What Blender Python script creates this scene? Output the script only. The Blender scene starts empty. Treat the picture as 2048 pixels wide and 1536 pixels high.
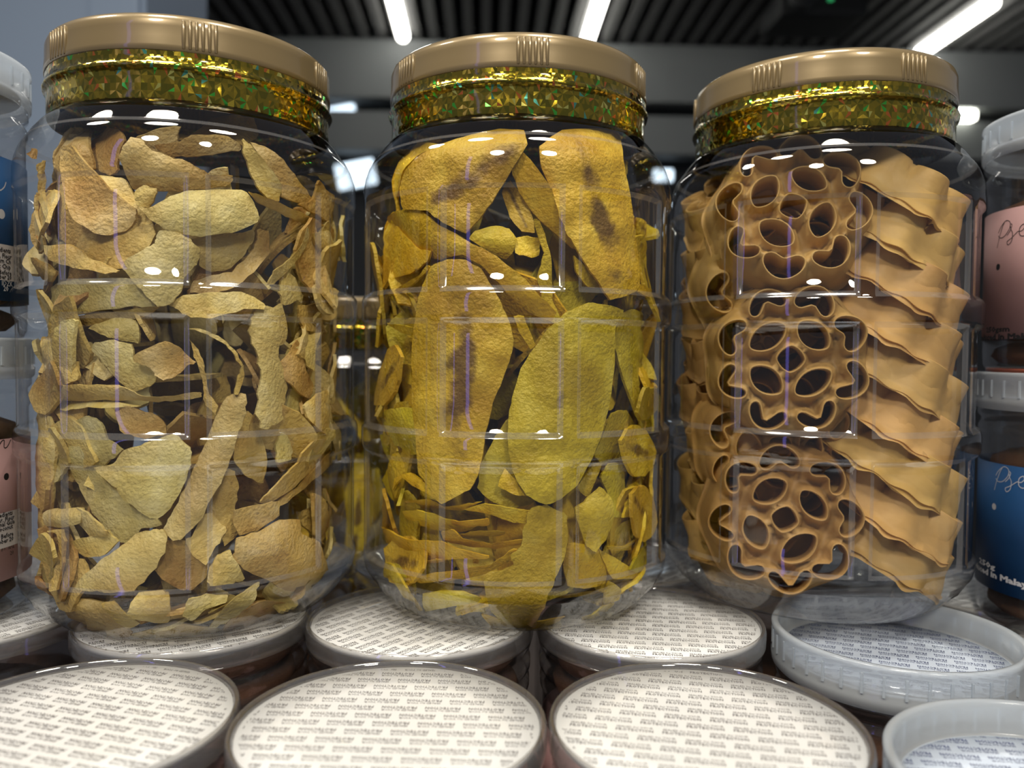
import bpy, bmesh, math, random
from mathutils import Vector, Matrix, noise
from mathutils.geometry import delaunay_2d_cdt

# ---------------------------------------------------------------- camera, world, lights
U = 0.055                      # radius of a gold jar lid in metres
CAMZ = 1.25                    # height of the lens above the floor
FPX, PITCH, ROLL = 1629.06, 0.0362, 0.0083
cp, sp_, cr, sr = math.cos(PITCH), math.sin(PITCH), math.cos(ROLL), math.sin(ROLL)
S = bpy.context.scene
COL = S.collection

def W(x, y, h):                # units of U, relative to the lens -> world metres
    return Vector((x * U, y * U, CAMZ + h * U))

cam = bpy.data.cameras.new('camera'); camo = bpy.data.objects.new('camera', cam); COL.objects.link(camo)
F_ = Vector((0, cp, -sp_)); UP = Vector((0, sp_, cp)); RT = Vector((1, 0, 0))
r_ = cr * RT + sr * UP; u_ = -sr * RT + cr * UP
camo.matrix_world = Matrix(((r_.x, u_.x, -F_.x, 0), (r_.y, u_.y, -F_.y, 0), (r_.z, u_.z, -F_.z, CAMZ), (0, 0, 0, 1)))
cam.sensor_width = 36; cam.lens = FPX / 2048 * 36; cam.clip_start = 0.01
cam.dof.use_dof = True; cam.dof.focus_distance = 5.45 * U; cam.dof.aperture_fstop = 8.5
S.camera = camo

wd = bpy.data.worlds.new('world'); S.world = wd; wd.use_nodes = True
wd.node_tree.nodes['Background'].inputs[0].default_value = (0.80, 0.86, 1.0, 1)
wd.node_tree.nodes['Background'].inputs[1].default_value = 0.13

def area(name, loc, aim, size, power, col, shape='DISK', sy=None):
    l = bpy.data.lights.new(name, 'AREA'); l.shape = shape; l.size = size
    if sy: l.size_y = sy
    l.energy = power; l.color = col
    o = bpy.data.objects.new(name, l); COL.objects.link(o); o.location = loc
    o.rotation_euler = (Vector(aim) - Vector(loc)).to_track_quat('-Z', 'Y').to_euler()
    return o
JAIM = (0, 0.33, CAMZ)
WARM = (1.0, 0.935, 0.82)
area('downlight', (-0.26, 0.14, CAMZ + 0.85), JAIM, 0.18, 2.4, WARM)
area('downlight', (0.16, 0.12, CAMZ + 0.85), JAIM, 0.18, 2.4, WARM)
area('downlight', (-0.75, 0.25, CAMZ + 0.95), JAIM, 0.18, 2.2, WARM)
area('downlight', (-0.35, -0.85, CAMZ + 1.05), JAIM, 0.24, 6.6, WARM)
area('downlight', (0.50, -0.80, CAMZ + 1.05), JAIM, 0.24, 6.0, WARM)
area('led_strip_light', (-0.62, -0.55, CAMZ + 0.25), (-0.1, 0.33, CAMZ), 0.05, 0.22, (0.25, 0.22, 1.0), 'RECTANGLE', 0.9)

vs = S.view_settings
vs.view_transform = 'Standard'; vs.look = 'None'; vs.gamma = 1.0; vs.use_curve_mapping = False
vs.exposure = 0.58
S.cycles.transparent_max_bounces = 24; S.cycles.max_bounces = 6; S.cycles.diffuse_bounces = 3; S.cycles.glossy_bounces = 3
S.cycles.use_adaptive_sampling = True; S.cycles.adaptive_threshold = 0.045
S.cycles.sample_clamp_indirect = 4.0; S.cycles.use_denoising = True
S.cycles.caustics_reflective = False; S.cycles.caustics_refractive = False

# ---------------------------------------------------------------- helpers
def setp(o, label=None, cat=None, group=None, kind=None):
    if label: o['label'] = label
    if cat: o['category'] = cat
    if group: o['group'] = group
    if kind: o['kind'] = kind
    return o

def mobj(name, verts, faces, mat, parent=None, smooth=True, loc=None, uvs=None):
    me = bpy.data.meshes.new(name); me.from_pydata([tuple(v) for v in verts], [], faces); me.update()
    if smooth: me.polygons.foreach_set('use_smooth', [True] * len(me.polygons))
    if uvs is not None:
        uvl = me.uv_layers.new(name='UVMap')
        for lp in me.loops: uvl.data[lp.index].uv = uvs[lp.vertex_index]
    if mat: me.materials.append(mat)
    return dobj(name, me, parent, loc)

def dobj(name, me, parent=None, loc=None, rot=None):
    o = bpy.data.objects.new(name, me); COL.objects.link(o)
    if parent: o.parent = parent
    if loc is not None: o.location = loc
    if rot is not None: o.rotation_euler = rot
    return o

def empty(name, loc, rz=0.0):
    o = bpy.data.objects.new(name, None); COL.objects.link(o); o.location = loc; o.rotation_euler = (0, 0, rz)
    o.empty_display_size = 0.02
    return o

def revolve(prof, n=96, close_top=False, close_bot=False, closed=False):
    vs_, fs = [], []
    for (r, z) in prof:
        for k in range(n):
            a = 2 * math.pi * k / n; vs_.append((r * math.cos(a), r * math.sin(a), z))
    m = len(prof); rng = range(m if closed else m - 1)
    for i in rng:
        j = (i + 1) % m
        for k in range(n):
            k2 = (k + 1) % n
            fs.append((i * n + k, i * n + k2, j * n + k2, j * n + k))
    if close_bot: fs.append(tuple(reversed(range(n))))
    if close_top: fs.append(tuple((m - 1) * n + k for k in range(n)))
    return vs_, fs

def boxmesh(sx, sy, sz, name='box', mat=None, bev=0.0):
    bm = bmesh.new(); bmesh.ops.create_cube(bm, size=1.0)
    bmesh.ops.scale(bm, vec=(sx, sy, sz), verts=bm.verts)
    if bev: bmesh.ops.bevel(bm, geom=bm.edges[:], offset=bev, segments=2, affect='EDGES', profile=0.7)
    me = bpy.data.meshes.new(name); bm.to_mesh(me); bm.free()
    if mat: me.materials.append(mat)
    return me

# ---------------------------------------------------------------- materials
def newmat(name):
    m = bpy.data.materials.new(name); m.use_nodes = True
    nt = m.node_tree; nt.nodes.clear()
    out = nt.nodes.new('ShaderNodeOutputMaterial')
    return m, nt, nt.nodes, nt.links, out

def nd(ns, t, **kw):
    n = ns.new(t)
    for k, v in kw.items(): setattr(n, k, v)
    return n

def pbr(name, col, rough=0.5, metal=0.0, spec=0.5, noise_amt=0.0, nscale=40, bump=0.0, bscale=200, coat=0.0):
    m, nt, ns, ln, out = newmat(name)
    b = nd(ns, 'ShaderNodeBsdfPrincipled'); ln.new(b.outputs[0], out.inputs[0])
    b.inputs['Base Color'].default_value = (*col, 1); b.inputs['Roughness'].default_value = rough
    b.inputs['Metallic'].default_value = metal; b.inputs['Specular IOR Level'].default_value = spec
    b.inputs['Coat Weight'].default_value = coat; b.inputs['Coat Roughness'].default_value = 0.05
    tc = nd(ns, 'ShaderNodeTexCoord')
    if noise_amt:
        n = nd(ns, 'ShaderNodeTexNoise'); n.inputs['Scale'].default_value = nscale; n.inputs['Detail'].default_value = 4
        ln.new(tc.outputs['Object'], n.inputs['Vector'])
        mx = nd(ns, 'ShaderNodeMix', data_type='RGBA')
        mx.inputs['A'].default_value = (*[c * (1 - noise_amt) for c in col], 1)
        mx.inputs['B'].default_value = (*[min(1, c * (1 + noise_amt)) for c in col], 1)
        ln.new(n.outputs['Fac'], mx.inputs['Factor']); ln.new(mx.outputs['Result'], b.inputs['Base Color'])
    if bump:
        n2 = nd(ns, 'ShaderNodeTexNoise'); n2.inputs['Scale'].default_value = bscale; n2.inputs['Detail'].default_value = 5
        ln.new(tc.outputs['Object'], n2.inputs['Vector'])
        bp = nd(ns, 'ShaderNodeBump'); bp.inputs['Strength'].default_value = bump; bp.inputs['Distance'].default_value = 0.001
        ln.new(n2.outputs['Fac'], bp.inputs['Height']); ln.new(bp.outputs[0], b.inputs['Normal'])
    return m

def emis(name, col, s):
    m, nt, ns, ln, out = newmat(name)
    e = nd(ns, 'ShaderNodeEmission'); e.inputs[0].default_value = (*col, 1); e.inputs[1].default_value = s
    ln.new(e.outputs[0], out.inputs[0]); return m

def clear(name, tint, ior=1.5, rough=0.03, diff=0.0, dcol=(1, 1, 1), bump=0.0, bscale=30, refl=1.0):
    """thin clear plastic sheet: see-through with Fresnel reflection and a trace of haze"""
    m, nt, ns, ln, out = newmat(name)
    t = nd(ns, 'ShaderNodeBsdfTransparent'); t.inputs[0].default_value = (*tint, 1)
    g = nd(ns, 'ShaderNodeBsdfGlossy'); g.inputs['Roughness'].default_value = rough
    fr = nd(ns, 'ShaderNodeLayerWeight')      # Schlick reflectance, alike from both sides of the thin sheet
    pw = nd(ns, 'ShaderNodeMath', operation='POWER'); pw.inputs[1].default_value = 5.0
    ln.new(fr.outputs['Facing'], pw.inputs[0])
    f0 = ((ior - 1) / (ior + 1)) ** 2 * 1.7 * refl
    mu = nd(ns, 'ShaderNodeMath', operation='MULTIPLY_ADD'); mu.inputs[1].default_value = 0.85 - f0; mu.inputs[2].default_value = f0
    mu.use_clamp = True
    ln.new(pw.outputs[0], mu.inputs[0])
    base = t
    if diff:
        d = nd(ns, 'ShaderNodeBsdfDiffuse'); d.inputs[0].default_value = (*dcol, 1)
        tl = nd(ns, 'ShaderNodeBsdfTranslucent'); tl.inputs[0].default_value = (*dcol, 1)
        a = nd(ns, 'ShaderNodeMixShader'); a.inputs[0].default_value = 0.5
        ln.new(d.outputs[0], a.inputs[1]); ln.new(tl.outputs[0], a.inputs[2])
        x = nd(ns, 'ShaderNodeMixShader'); x.inputs[0].default_value = diff
        ln.new(t.outputs[0], x.inputs[1]); ln.new(a.outputs[0], x.inputs[2]); base = x
    mx = nd(ns, 'ShaderNodeMixShader')
    ln.new(mu.outputs[0], mx.inputs[0]); ln.new(base.outputs[0], mx.inputs[1]); ln.new(g.outputs[0], mx.inputs[2])
    ln.new(mx.outputs[0], out.inputs[0])
    if bump:
        tc = nd(ns, 'ShaderNodeTexCoord'); n2 = nd(ns, 'ShaderNodeTexNoise')
        n2.inputs['Scale'].default_value = bscale; n2.inputs['Detail'].default_value = 2
        ln.new(tc.outputs['Object'], n2.inputs['Vector'])
        bp = nd(ns, 'ShaderNodeBump'); bp.inputs['Strength'].default_value = bump; bp.inputs['Distance'].default_value = 0.002
        ln.new(n2.outputs['Fac'], bp.inputs['Height'])
        ln.new(bp.outputs[0], g.inputs['Normal']); ln.new(bp.outputs[0], fr.inputs['Normal'])
    return m

def foodmat(name, c1, c2, c3, patch=None, nscale=55, transl=0.15, rough=0.45, bump=0.6, bscale=700, specks=0.0, hshift=0.010, broad=0.55):
    """fried snack: blotchy colour, fine blistered relief, a little light passing through.
    patch = (colour, width, length) of a dark seed line along the middle of a banana slice"""
    m, nt, ns, ln, out = newmat(name)
    tc = nd(ns, 'ShaderNodeTexCoord'); oi = nd(ns, 'ShaderNodeObjectInfo')
    off = nd(ns, 'ShaderNodeVectorMath', operation='SCALE'); off.inputs[0].default_value = (7.3, 3.1, 5.7)
    ln.new(oi.outputs['Random'], off.inputs['Scale'])
    ad = nd(ns, 'ShaderNodeVectorMath', operation='ADD'); ln.new(tc.outputs['Object'], ad.inputs[0]); ln.new(off.outputs[0], ad.inputs[1])
    n1 = nd(ns, 'ShaderNodeTexNoise'); n1.inputs['Scale'].default_value = nscale; n1.inputs['Detail'].default_value = 4; n1.inputs['Roughness'].default_value = 0.65
    ln.new(ad.outputs[0], n1.inputs['Vector'])
    rp = nd(ns, 'ShaderNodeValToRGB'); e = rp.color_ramp.elements
    e[0].position = 0.30; e[0].color = (*c1, 1); e[1].position = 0.72; e[1].color = (*c3, 1)
    k = rp.color_ramp.elements.new(0.5); k.color = (*c2, 1)
    ln.new(n1.outputs['Fac'], rp.inputs[0])
    nl = nd(ns, 'ShaderNodeTexNoise'); nl.inputs['Scale'].default_value = 34; nl.inputs['Detail'].default_value = 1      # broad browner and paler areas
    ln.new(ad.outputs[0], nl.inputs['Vector'])
    ml = nd(ns, 'ShaderNodeMapRange'); ml.inputs['From Min'].default_value = 0.47; ml.inputs['From Max'].default_value = 0.68; ml.inputs['To Max'].default_value = broad
    ln.new(nl.outputs['Fac'], ml.inputs['Value'])
    bl = nd(ns, 'ShaderNodeMix', data_type='RGBA'); bl.inputs['B'].default_value = (c1[0] * 0.78, c1[1] * 0.66, c1[2] * 0.55, 1)
    ln.new(ml.outputs[0], bl.inputs['Factor']); ln.new(rp.outputs[0], bl.inputs['A'])
    hs = nd(ns, 'ShaderNodeHueSaturation')
    mr = nd(ns, 'ShaderNodeMapRange'); mr.inputs['To Min'].default_value = 0.5 - hshift; mr.inputs['To Max'].default_value = 0.5 + hshift
    ln.new(oi.outputs['Random'], mr.inputs['Value']); ln.new(mr.outputs[0], hs.inputs['Hue'])
    mr2 = nd(ns, 'ShaderNodeMapRange'); mr2.inputs['To Min'].default_value = 0.82; mr2.inputs['To Max'].default_value = 1.12
    rn = nd(ns, 'ShaderNodeMath', operation='FRACT'); rm = nd(ns, 'ShaderNodeMath', operation='MULTIPLY'); rm.inputs[1].default_value = 17.31
    ln.new(oi.outputs['Random'], rm.inputs[0]); ln.new(rm.outputs[0], rn.inputs[0]); ln.new(rn.outputs[0], mr2.inputs['Value'])
    ln.new(mr2.outputs[0], hs.inputs['Value']); ln.new(bl.outputs['Result'], hs.inputs['Color'])
    col = hs.outputs[0]
    if patch:
        pc, pw, pl = patch
        uv = nd(ns, 'ShaderNodeUVMap'); sx = nd(ns, 'ShaderNodeSeparateXYZ'); ln.new(uv.outputs[0], sx.inputs[0])
        nz = nd(ns, 'ShaderNodeTexNoise'); nz.inputs['Scale'].default_value = 110; nz.inputs['Detail'].default_value = 3
        ln.new(ad.outputs[0], nz.inputs['Vector'])
        def term(sock, cen, w):
            a = nd(ns, 'ShaderNodeMath', operation='SUBTRACT'); a.inputs[1].default_value = cen; ln.new(sock, a.inputs[0])
            b = nd(ns, 'ShaderNodeMath', operation='DIVIDE'); b.inputs[1].default_value = w; ln.new(a.outputs[0], b.inputs[0])
            c = nd(ns, 'ShaderNodeMath', operation='POWER'); c.inputs[1].default_value = 2
            ab = nd(ns, 'ShaderNodeMath', operation='ABSOLUTE'); ln.new(b.outputs[0], ab.inputs[0]); ln.new(ab.outputs[0], c.inputs[0])
            return c.outputs[0]
        s1 = nd(ns, 'ShaderNodeMath', operation='ADD'); ln.new(term(sx.outputs[0], 0.5, pl), s1.inputs[0]); ln.new(term(sx.outputs[1], 0.5, pw), s1.inputs[1])
        s2 = nd(ns, 'ShaderNodeMath', operation='ADD'); ln.new(s1.outputs[0], s2.inputs[0])
        nm = nd(ns, 'ShaderNodeMapRange'); nm.inputs['From Min'].default_value = 0.3; nm.inputs['From Max'].default_value = 0.7
        nm.inputs['To Min'].default_value = -0.7; nm.inputs['To Max'].default_value = 0.9
        ln.new(nz.outputs['Fac'], nm.inputs['Value']); ln.new(nm.outputs[0], s2.inputs[1])
        mk = nd(ns, 'ShaderNodeMapRange'); mk.inputs['From Min'].default_value = 0.0; mk.inputs['From Max'].default_value = 1.25
        mk.inputs['To Min'].default_value = 0.85; mk.inputs['To Max'].default_value = 0.0; mk.interpolation_type = 'SMOOTHSTEP'
        ln.new(s2.outputs[0], mk.inputs['Value'])
        mx = nd(ns, 'ShaderNodeMix', data_type='RGBA'); mx.inputs['B'].default_value = (*pc, 1)
        ln.new(mk.outputs[0], mx.inputs['Factor']); ln.new(col, mx.inputs['A']); col = mx.outputs['Result']
    if specks:
        vo = nd(ns, 'ShaderNodeTexNoise'); vo.inputs['Scale'].default_value = 300; vo.inputs['Detail'].default_value = 2
        ln.new(ad.outputs[0], vo.inputs['Vector'])
        sm = nd(ns, 'ShaderNodeMapRange'); sm.inputs['From Min'].default_value = 0.70; sm.inputs['From Max'].default_value = 0.76
        sm.inputs['To Max'].default_value = specks
        ln.new(vo.outputs['Fac'], sm.inputs['Value'])
        mx2 = nd(ns, 'ShaderNodeMix', data_type='RGBA'); mx2.inputs['B'].default_value = (0.12, 0.05, 0.02, 1)
        ln.new(sm.outputs[0], mx2.inputs['Factor']); ln.new(col, mx2.inputs['A']); col = mx2.outputs['Result']
    b = nd(ns, 'ShaderNodeBsdfPrincipled'); b.inputs['Roughness'].default_value = rough; b.inputs['Specular IOR Level'].default_value = 0.35
    ln.new(col, b.inputs['Base Color'])
    tl = nd(ns, 'ShaderNodeBsdfTranslucent'); ln.new(col, tl.inputs[0])
    n3 = nd(ns, 'ShaderNodeTexNoise'); n3.inputs['Scale'].default_value = bscale; n3.inputs['Detail'].default_value = 2
    ln.new(ad.outputs[0], n3.inputs['Vector'])
    bp = nd(ns, 'ShaderNodeBump'); bp.inputs['Strength'].default_value = bump; bp.inputs['Distance'].default_value = 0.0012
    ln.new(n3.outputs['Fac'], bp.inputs['Height']); ln.new(bp.outputs[0], b.inputs['Normal'])
    mx = nd(ns, 'ShaderNodeMixShader'); mx.inputs[0].default_value = transl
    ln.new(b.outputs[0], mx.inputs[1]); ln.new(tl.outputs[0], mx.inputs[2]); ln.new(mx.outputs[0], out.inputs[0])
    return m

M = {}
M['pet'] = clear('clear_pet', (0.985, 0.98, 0.972), 1.5, 0.025, refl=1.25)
M['petedge'] = clear('clear_pet_moulded_edge', (0.93, 0.925, 0.915), 1.5, 0.10, diff=0.10, dcol=(0.95, 0.93, 0.90), refl=2.4)  # pale haze put into the edge plastic in place of refraction lines
M['petfoot'] = clear('clear_pet_thick_foot', (0.95, 0.945, 0.94), 1.5, 0.06, diff=0.03, dcol=(0.9, 0.9, 0.9), refl=2.0)
M['backwall'] = pbr('charcoal_paint', (0.035, 0.037, 0.04), 0.7)
M['gold'] = pbr('gold_lid_plastic', (0.25, 0.178, 0.078), 0.32, 0.30, 0.5, noise_amt=0.04, nscale=60, coat=0.7)
M['tapioca'] = foodmat('tapioca_chip', (0.56, 0.36, 0.085), (0.76, 0.56, 0.17), (0.87, 0.72, 0.34), specks=0.35)
M['tapioca_green'] = foodmat('tapioca_chip_greenish', (0.56, 0.41, 0.11), (0.73, 0.59, 0.21), (0.86, 0.75, 0.38), specks=0.2)
M['tapioca_brown'] = foodmat('tapioca_chip_toasted', (0.36, 0.18, 0.04), (0.60, 0.39, 0.11), (0.74, 0.53, 0.20), specks=0.7)
M['banana'] = foodmat('banana_chip', (0.58, 0.35, 0.010), (0.80, 0.54, 0.024), (0.90, 0.69, 0.07), nscale=75)
M['banana_green'] = foodmat('banana_chip_green', (0.44, 0.32, 0.012), (0.64, 0.49, 0.028), (0.80, 0.67, 0.10), nscale=75)
M['banana_seed'] = foodmat('banana_chip_seed_line', (0.52, 0.32, 0.016), (0.74, 0.50, 0.035), (0.86, 0.64, 0.08), patch=((0.11, 0.05, 0.02), 0.13, 0.36), nscale=80)
M['banana_spot'] = foodmat('banana_chip_spotted', (0.44, 0.33, 0.012), (0.64, 0.50, 0.028), (0.80, 0.67, 0.10), patch=((0.10, 0.06, 0.02), 0.06, 0.05), nscale=75)
M['rose'] = foodmat('rose_cookie', (0.60, 0.36, 0.105), (0.68, 0.43, 0.14), (0.74, 0.50, 0.19), nscale=30, transl=0.22, rough=0.5, bump=0.15, bscale=250, hshift=0.008, broad=0.2)
M['cookie'] = pbr('brown_cookie', (0.11, 0.05, 0.025), 0.8, 0, 0.3, noise_amt=0.45, nscale=90, bump=0.8, bscale=260)
M['liner'] = pbr('seal_liner', (0.80, 0.80, 0.78), 0.35, 0, 0.4, noise_amt=0.02, coat=0.6)
M['liner_blue'] = pbr('seal_liner_under_film', (0.66, 0.74, 0.86), 0.3, 0, 0.4, noise_amt=0.02, coat=0.8)
M['print'] = pbr('grey_print', (0.16, 0.15, 0.15), 0.6)
M['print_blue'] = pbr('blue_grey_print', (0.07, 0.085, 0.18), 0.6)
M['tub'] = clear('clear_tub', (0.93, 0.925, 0.92), 1.5, 0.06, diff=0.035, dcol=(0.8, 0.8, 0.82), refl=1.3)
M['lip'] = clear('clear_tub_lip', (0.93, 0.925, 0.92), 1.5, 0.04, diff=0.10, dcol=(0.98, 0.95, 0.92), refl=2.4)
M['milky'] = clear('milky_lid', (0.90, 0.93, 0.97), 1.45, 0.2, diff=0.50, dcol=(0.92, 0.97, 1.0), refl=1.0)
M['pink'] = pbr('pink_paper', (0.40, 0.235, 0.225), 0.6, noise_amt=0.03, nscale=200)
M['blue'] = pbr('blue_paper', (0.008, 0.055, 0.16), 0.5, noise_amt=0.05, nscale=200)
M['sticker'] = pbr('white_sticker', (0.62, 0.58, 0.57), 0.6)
M['black'] = pbr('black_ink', (0.012, 0.012, 0.014), 0.6)
M['white'] = pbr('white_ink', (0.62, 0.62, 0.64), 0.6)
M['orange'] = pbr('orange_tape', (0.55, 0.12, 0.05), 0.5)
M['wood'] = pbr('table_laminate', (0.05, 0.035, 0.03), 0.5, noise_amt=0.2, nscale=8)
M['wallblue'] = pbr('blue_grey_paint', (0.265, 0.335, 0.44), 0.7, noise_amt=0.03, nscale=3)
M['soffit'] = pbr('grey_paint', (0.16, 0.17, 0.17), 0.7, noise_amt=0.04, nscale=3)
M['dark'] = pbr('black_paint', (0.006, 0.007, 0.008), 0.6)
M['slat'] = pbr('dark_grey_slat', (0.10, 0.10, 0.098), 0.6, noise_amt=0.08, nscale=5)
M['floor'] = pbr('floor_tile', (0.16, 0.14, 0.12), 0.35, noise_amt=0.1, nscale=3)
M['led'] = emis('led_tube', (1.0, 0.98, 0.90), 9.0)
M['cove'] = emis('cove_lamp', (1.0, 1.0, 0.86), 7.0)
M['glow'] = emis('lit_sign', (0.70, 0.86, 1.0), 1.6)
M['green'] = emis('green_indicator', (0.05, 0.6, 0.2), 0.6)

def foilmat():
    """gold holographic film: small square cells, each split in wedge facets that reflect in their own direction and colour"""
    m, nt, ns, ln, out = newmat('holographic_gold_foil')
    uv = nd(ns, 'ShaderNodeUVMap'); sc = nd(ns, 'ShaderNodeVectorMath', operation='MULTIPLY'); sc.inputs[1].default_value = (76, 3.4, 1)
    ln.new(uv.outputs[0], sc.inputs[0])
    fl = nd(ns, 'ShaderNodeVectorMath', operation='FLOOR'); ln.new(sc.outputs[0], fl.inputs[0])
    fc = nd(ns, 'ShaderNodeVectorMath', operation='SUBTRACT'); ln.new(sc.outputs[0], fc.inputs[0]); ln.new(fl.outputs[0], fc.inputs[1])
    ce = nd(ns, 'ShaderNodeVectorMath', operation='SUBTRACT'); ce.inputs[1].default_value = (0.5, 0.5, 0); ln.new(fc.outputs[0], ce.inputs[0])
    sx = nd(ns, 'ShaderNodeSeparateXYZ'); ln.new(ce.outputs[0], sx.inputs[0])
    at = nd(ns, 'ShaderNodeMath', operation='ARCTAN2'); ln.new(sx.outputs[1], at.inputs[0]); ln.new(sx.outputs[0], at.inputs[1])
    mu = nd(ns, 'ShaderNodeMath', operation='MULTIPLY'); mu.inputs[1].default_value = 12 / (2 * math.pi); ln.new(at.outputs[0], mu.inputs[0])
    ff = nd(ns, 'ShaderNodeMath', operation='FLOOR'); ln.new(mu.outputs[0], ff.inputs[0])
    cb = nd(ns, 'ShaderNodeCombineXYZ'); ln.new(ff.outputs[0], cb.inputs[2])
    oi = nd(ns, 'ShaderNodeObjectInfo'); ln.new(oi.outputs['Random'], cb.inputs[0])
    ad = nd(ns, 'ShaderNodeVectorMath', operation='ADD'); ln.new(fl.outputs[0], ad.inputs[0]); ln.new(cb.outputs[0], ad.inputs[1])
    wn = nd(ns, 'ShaderNodeTexWhiteNoise'); wn.noise_dimensions = '3D'; ln.new(ad.outputs[0], wn.inputs['Vector'])
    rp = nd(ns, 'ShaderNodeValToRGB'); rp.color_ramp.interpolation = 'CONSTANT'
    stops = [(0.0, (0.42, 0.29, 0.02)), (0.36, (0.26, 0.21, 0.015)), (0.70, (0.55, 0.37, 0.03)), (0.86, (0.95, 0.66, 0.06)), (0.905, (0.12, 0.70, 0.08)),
             (0.94, (1.0, 0.25, 0.05)), (0.962, (1.0, 0.88, 0.2)), (0.985, (0.15, 0.55, 0.38))]  # coloured diffraction glints are put into the base colour, facet by facet
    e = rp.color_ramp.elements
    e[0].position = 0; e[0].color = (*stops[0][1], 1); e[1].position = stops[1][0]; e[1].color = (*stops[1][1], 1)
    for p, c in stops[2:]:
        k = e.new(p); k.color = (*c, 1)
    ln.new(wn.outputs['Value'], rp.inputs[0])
    # facet tilt
    ge = nd(ns, 'ShaderNodeNewGeometry')
    v1 = nd(ns, 'ShaderNodeVectorMath', operation='SUBTRACT'); v1.inputs[1].default_value = (0.5, 0.5, 0.5); ln.new(wn.outputs['Color'], v1.inputs[0])
    v2 = nd(ns, 'ShaderNodeVectorMath', operation='SCALE'); v2.inputs['Scale'].default_value = 0.24; ln.new(v1.outputs[0], v2.inputs[0])
    v3 = nd(ns, 'ShaderNodeVectorMath', operation='ADD'); ln.new(ge.outputs['Normal'], v3.inputs[0]); ln.new(v2.outputs[0], v3.inputs[1])
    v4 = nd(ns, 'ShaderNodeVectorMath', operation='NORMALIZE'); ln.new(v3.outputs[0], v4.inputs[0])
    b = nd(ns, 'ShaderNodeBsdfPrincipled'); b.inputs['Metallic'].default_value = 1.0; b.inputs['Roughness'].default_value = 0.16
    b.inputs['Coat Weight'].default_value = 0.6; b.inputs['Coat Roughness'].default_value = 0.06
    ln.new(rp.outputs[0], b.inputs['Base Color']); ln.new(v4.outputs[0], b.inputs['Normal']); ln.new(b.outputs[0], out.inputs[0])
    return m
M['foil'] = foilmat()

# ---------------------------------------------------------------- the room behind
YAW = 0.033
BG = Vector((-YAW, 1, 0)).normalized(); BR = Vector((1, YAW, 0)).normalized()
def B(r, f, h):                # metres: right, forward, up from the lens, in the ceiling's own direction
    return BR * r + BG * f + Vector((0, 0, CAMZ + h))
RZ = math.atan2(BR.y, BR.x)
def bbox_obj(name, r, f, h, sx, sy, sz, mat, parent=None, bev=0.0):
    o = dobj(name, boxmesh(sx, sy, sz, name, mat, bev), None, B(r, f, h), (0, 0, RZ))
    if parent:
        o.parent = parent; o.matrix_parent_inverse = Matrix.Identity(4)
        o.location = (r, f, h); o.rotation_euler = (0, 0, 0)
    return o
floor = bbox_obj('floor', 0.5, 2.0, -CAMZ - 0.03, 9, 8, 0.06, M['floor']); setp(floor, kind='structure')
ceil = empty('ceiling', B(0, 0, 0), RZ); setp(ceil, kind='structure')
bbox_obj('ceiling_board', 0.6, 3.3, 1.75, 6.9, 2.4, 0.04, M['dark'], ceil)
sl = boxmesh(0.040, 1.78, 0.11, 'slat', M['slat'])
for i in range(60):
    o = dobj('slat', sl, ceil, (-1.75 + i * 0.083, 3.10, 1.57))
wb = bbox_obj('wall_back', 0.6, 4.45, 0.25, 7.0, 0.10, 3.1, M['backwall']); setp(wb, kind='structure')
t1 = bbox_obj('trim_1', 0.6, 4.06, 1.375, 6.8, 0.12, 0.275, M['soffit']); setp(t1, 'grey bulkhead under the slatted ceiling', None, kind='structure')
t2 = bbox_obj('trim_2', 0.6, 4.10, 1.09, 6.8, 0.12, 0.185, M['soffit']); setp(t2, 'grey fascia below the dark gap', None, kind='structure')
wl = bbox_obj('wall_left', -1.02, 1.55, 0.2, 0.90, 0.30, 2.9, M['wallblue']); setp(wl, kind='structure')
pl = bbox_obj('trim_3', -0.62, 1.47, 0.2, 0.085, 0.16, 2.9, M['wallblue'], bev=0.008); setp(pl, kind='structure')
# ceiling tubes
def tube_light(r, f0, f1, label):
    e = empty('ceiling_light', B(r, f0, 1.5), RZ); setp(e, label, 'light', 'linear tubes in the slatted ceiling')
    n = 16; L = f1 - f0; rad = 0.027; vs_, fs = [], []
    prof = [(-rad * 0.98, 0.12), (-rad * 0.75, 0.66), (-rad * 0.4, 0.92), (0, 1), (L, 1), (L + rad * 0.4, 0.92), (L + rad * 0.75, 0.66), (L + rad * 0.98, 0.12)]
    for y, s in prof:
        for k in range(n):
            a = 2 * math.pi * k / n; vs_.append((rad * s * math.cos(a), y, rad * s * math.sin(a)))
    for i in range(len(prof) - 1):
        for k in range(n): fs.append((i * n + k, i * n + (k + 1) % n, (i + 1) * n + (k + 1) % n, (i + 1) * n + k))
    fs.append(tuple(range(n))); fs.append(tuple(reversed([(len(prof) - 1) * n + k for k in range(n)])))
    mobj('tube', vs_, fs, M['led'], e)
    dobj('housing', boxmesh(0.075, L + 0.06, 0.025, 'housing', M['slat'], 0.004), e, (0, L / 2, rad + 0.014))
tube_light(-0.40, 2.9, 3.92, 'white ceiling tube above the gap between the left and middle jars')
tube_light(0.475, 2.9, 3.95, 'white ceiling tube above the right end of the middle lid')
tube_light(2.13, 3.43, 4.00, 'white ceiling tube above the right end of the right lid')
cv = bbox_obj('cove_light', 2.30, 4.02, 1.205, 0.24, 0.05, 0.045, M['cove'], bev=0.008)
setp(cv, 'short bright lamp in the dark gap beside the right lid', 'light')
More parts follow.
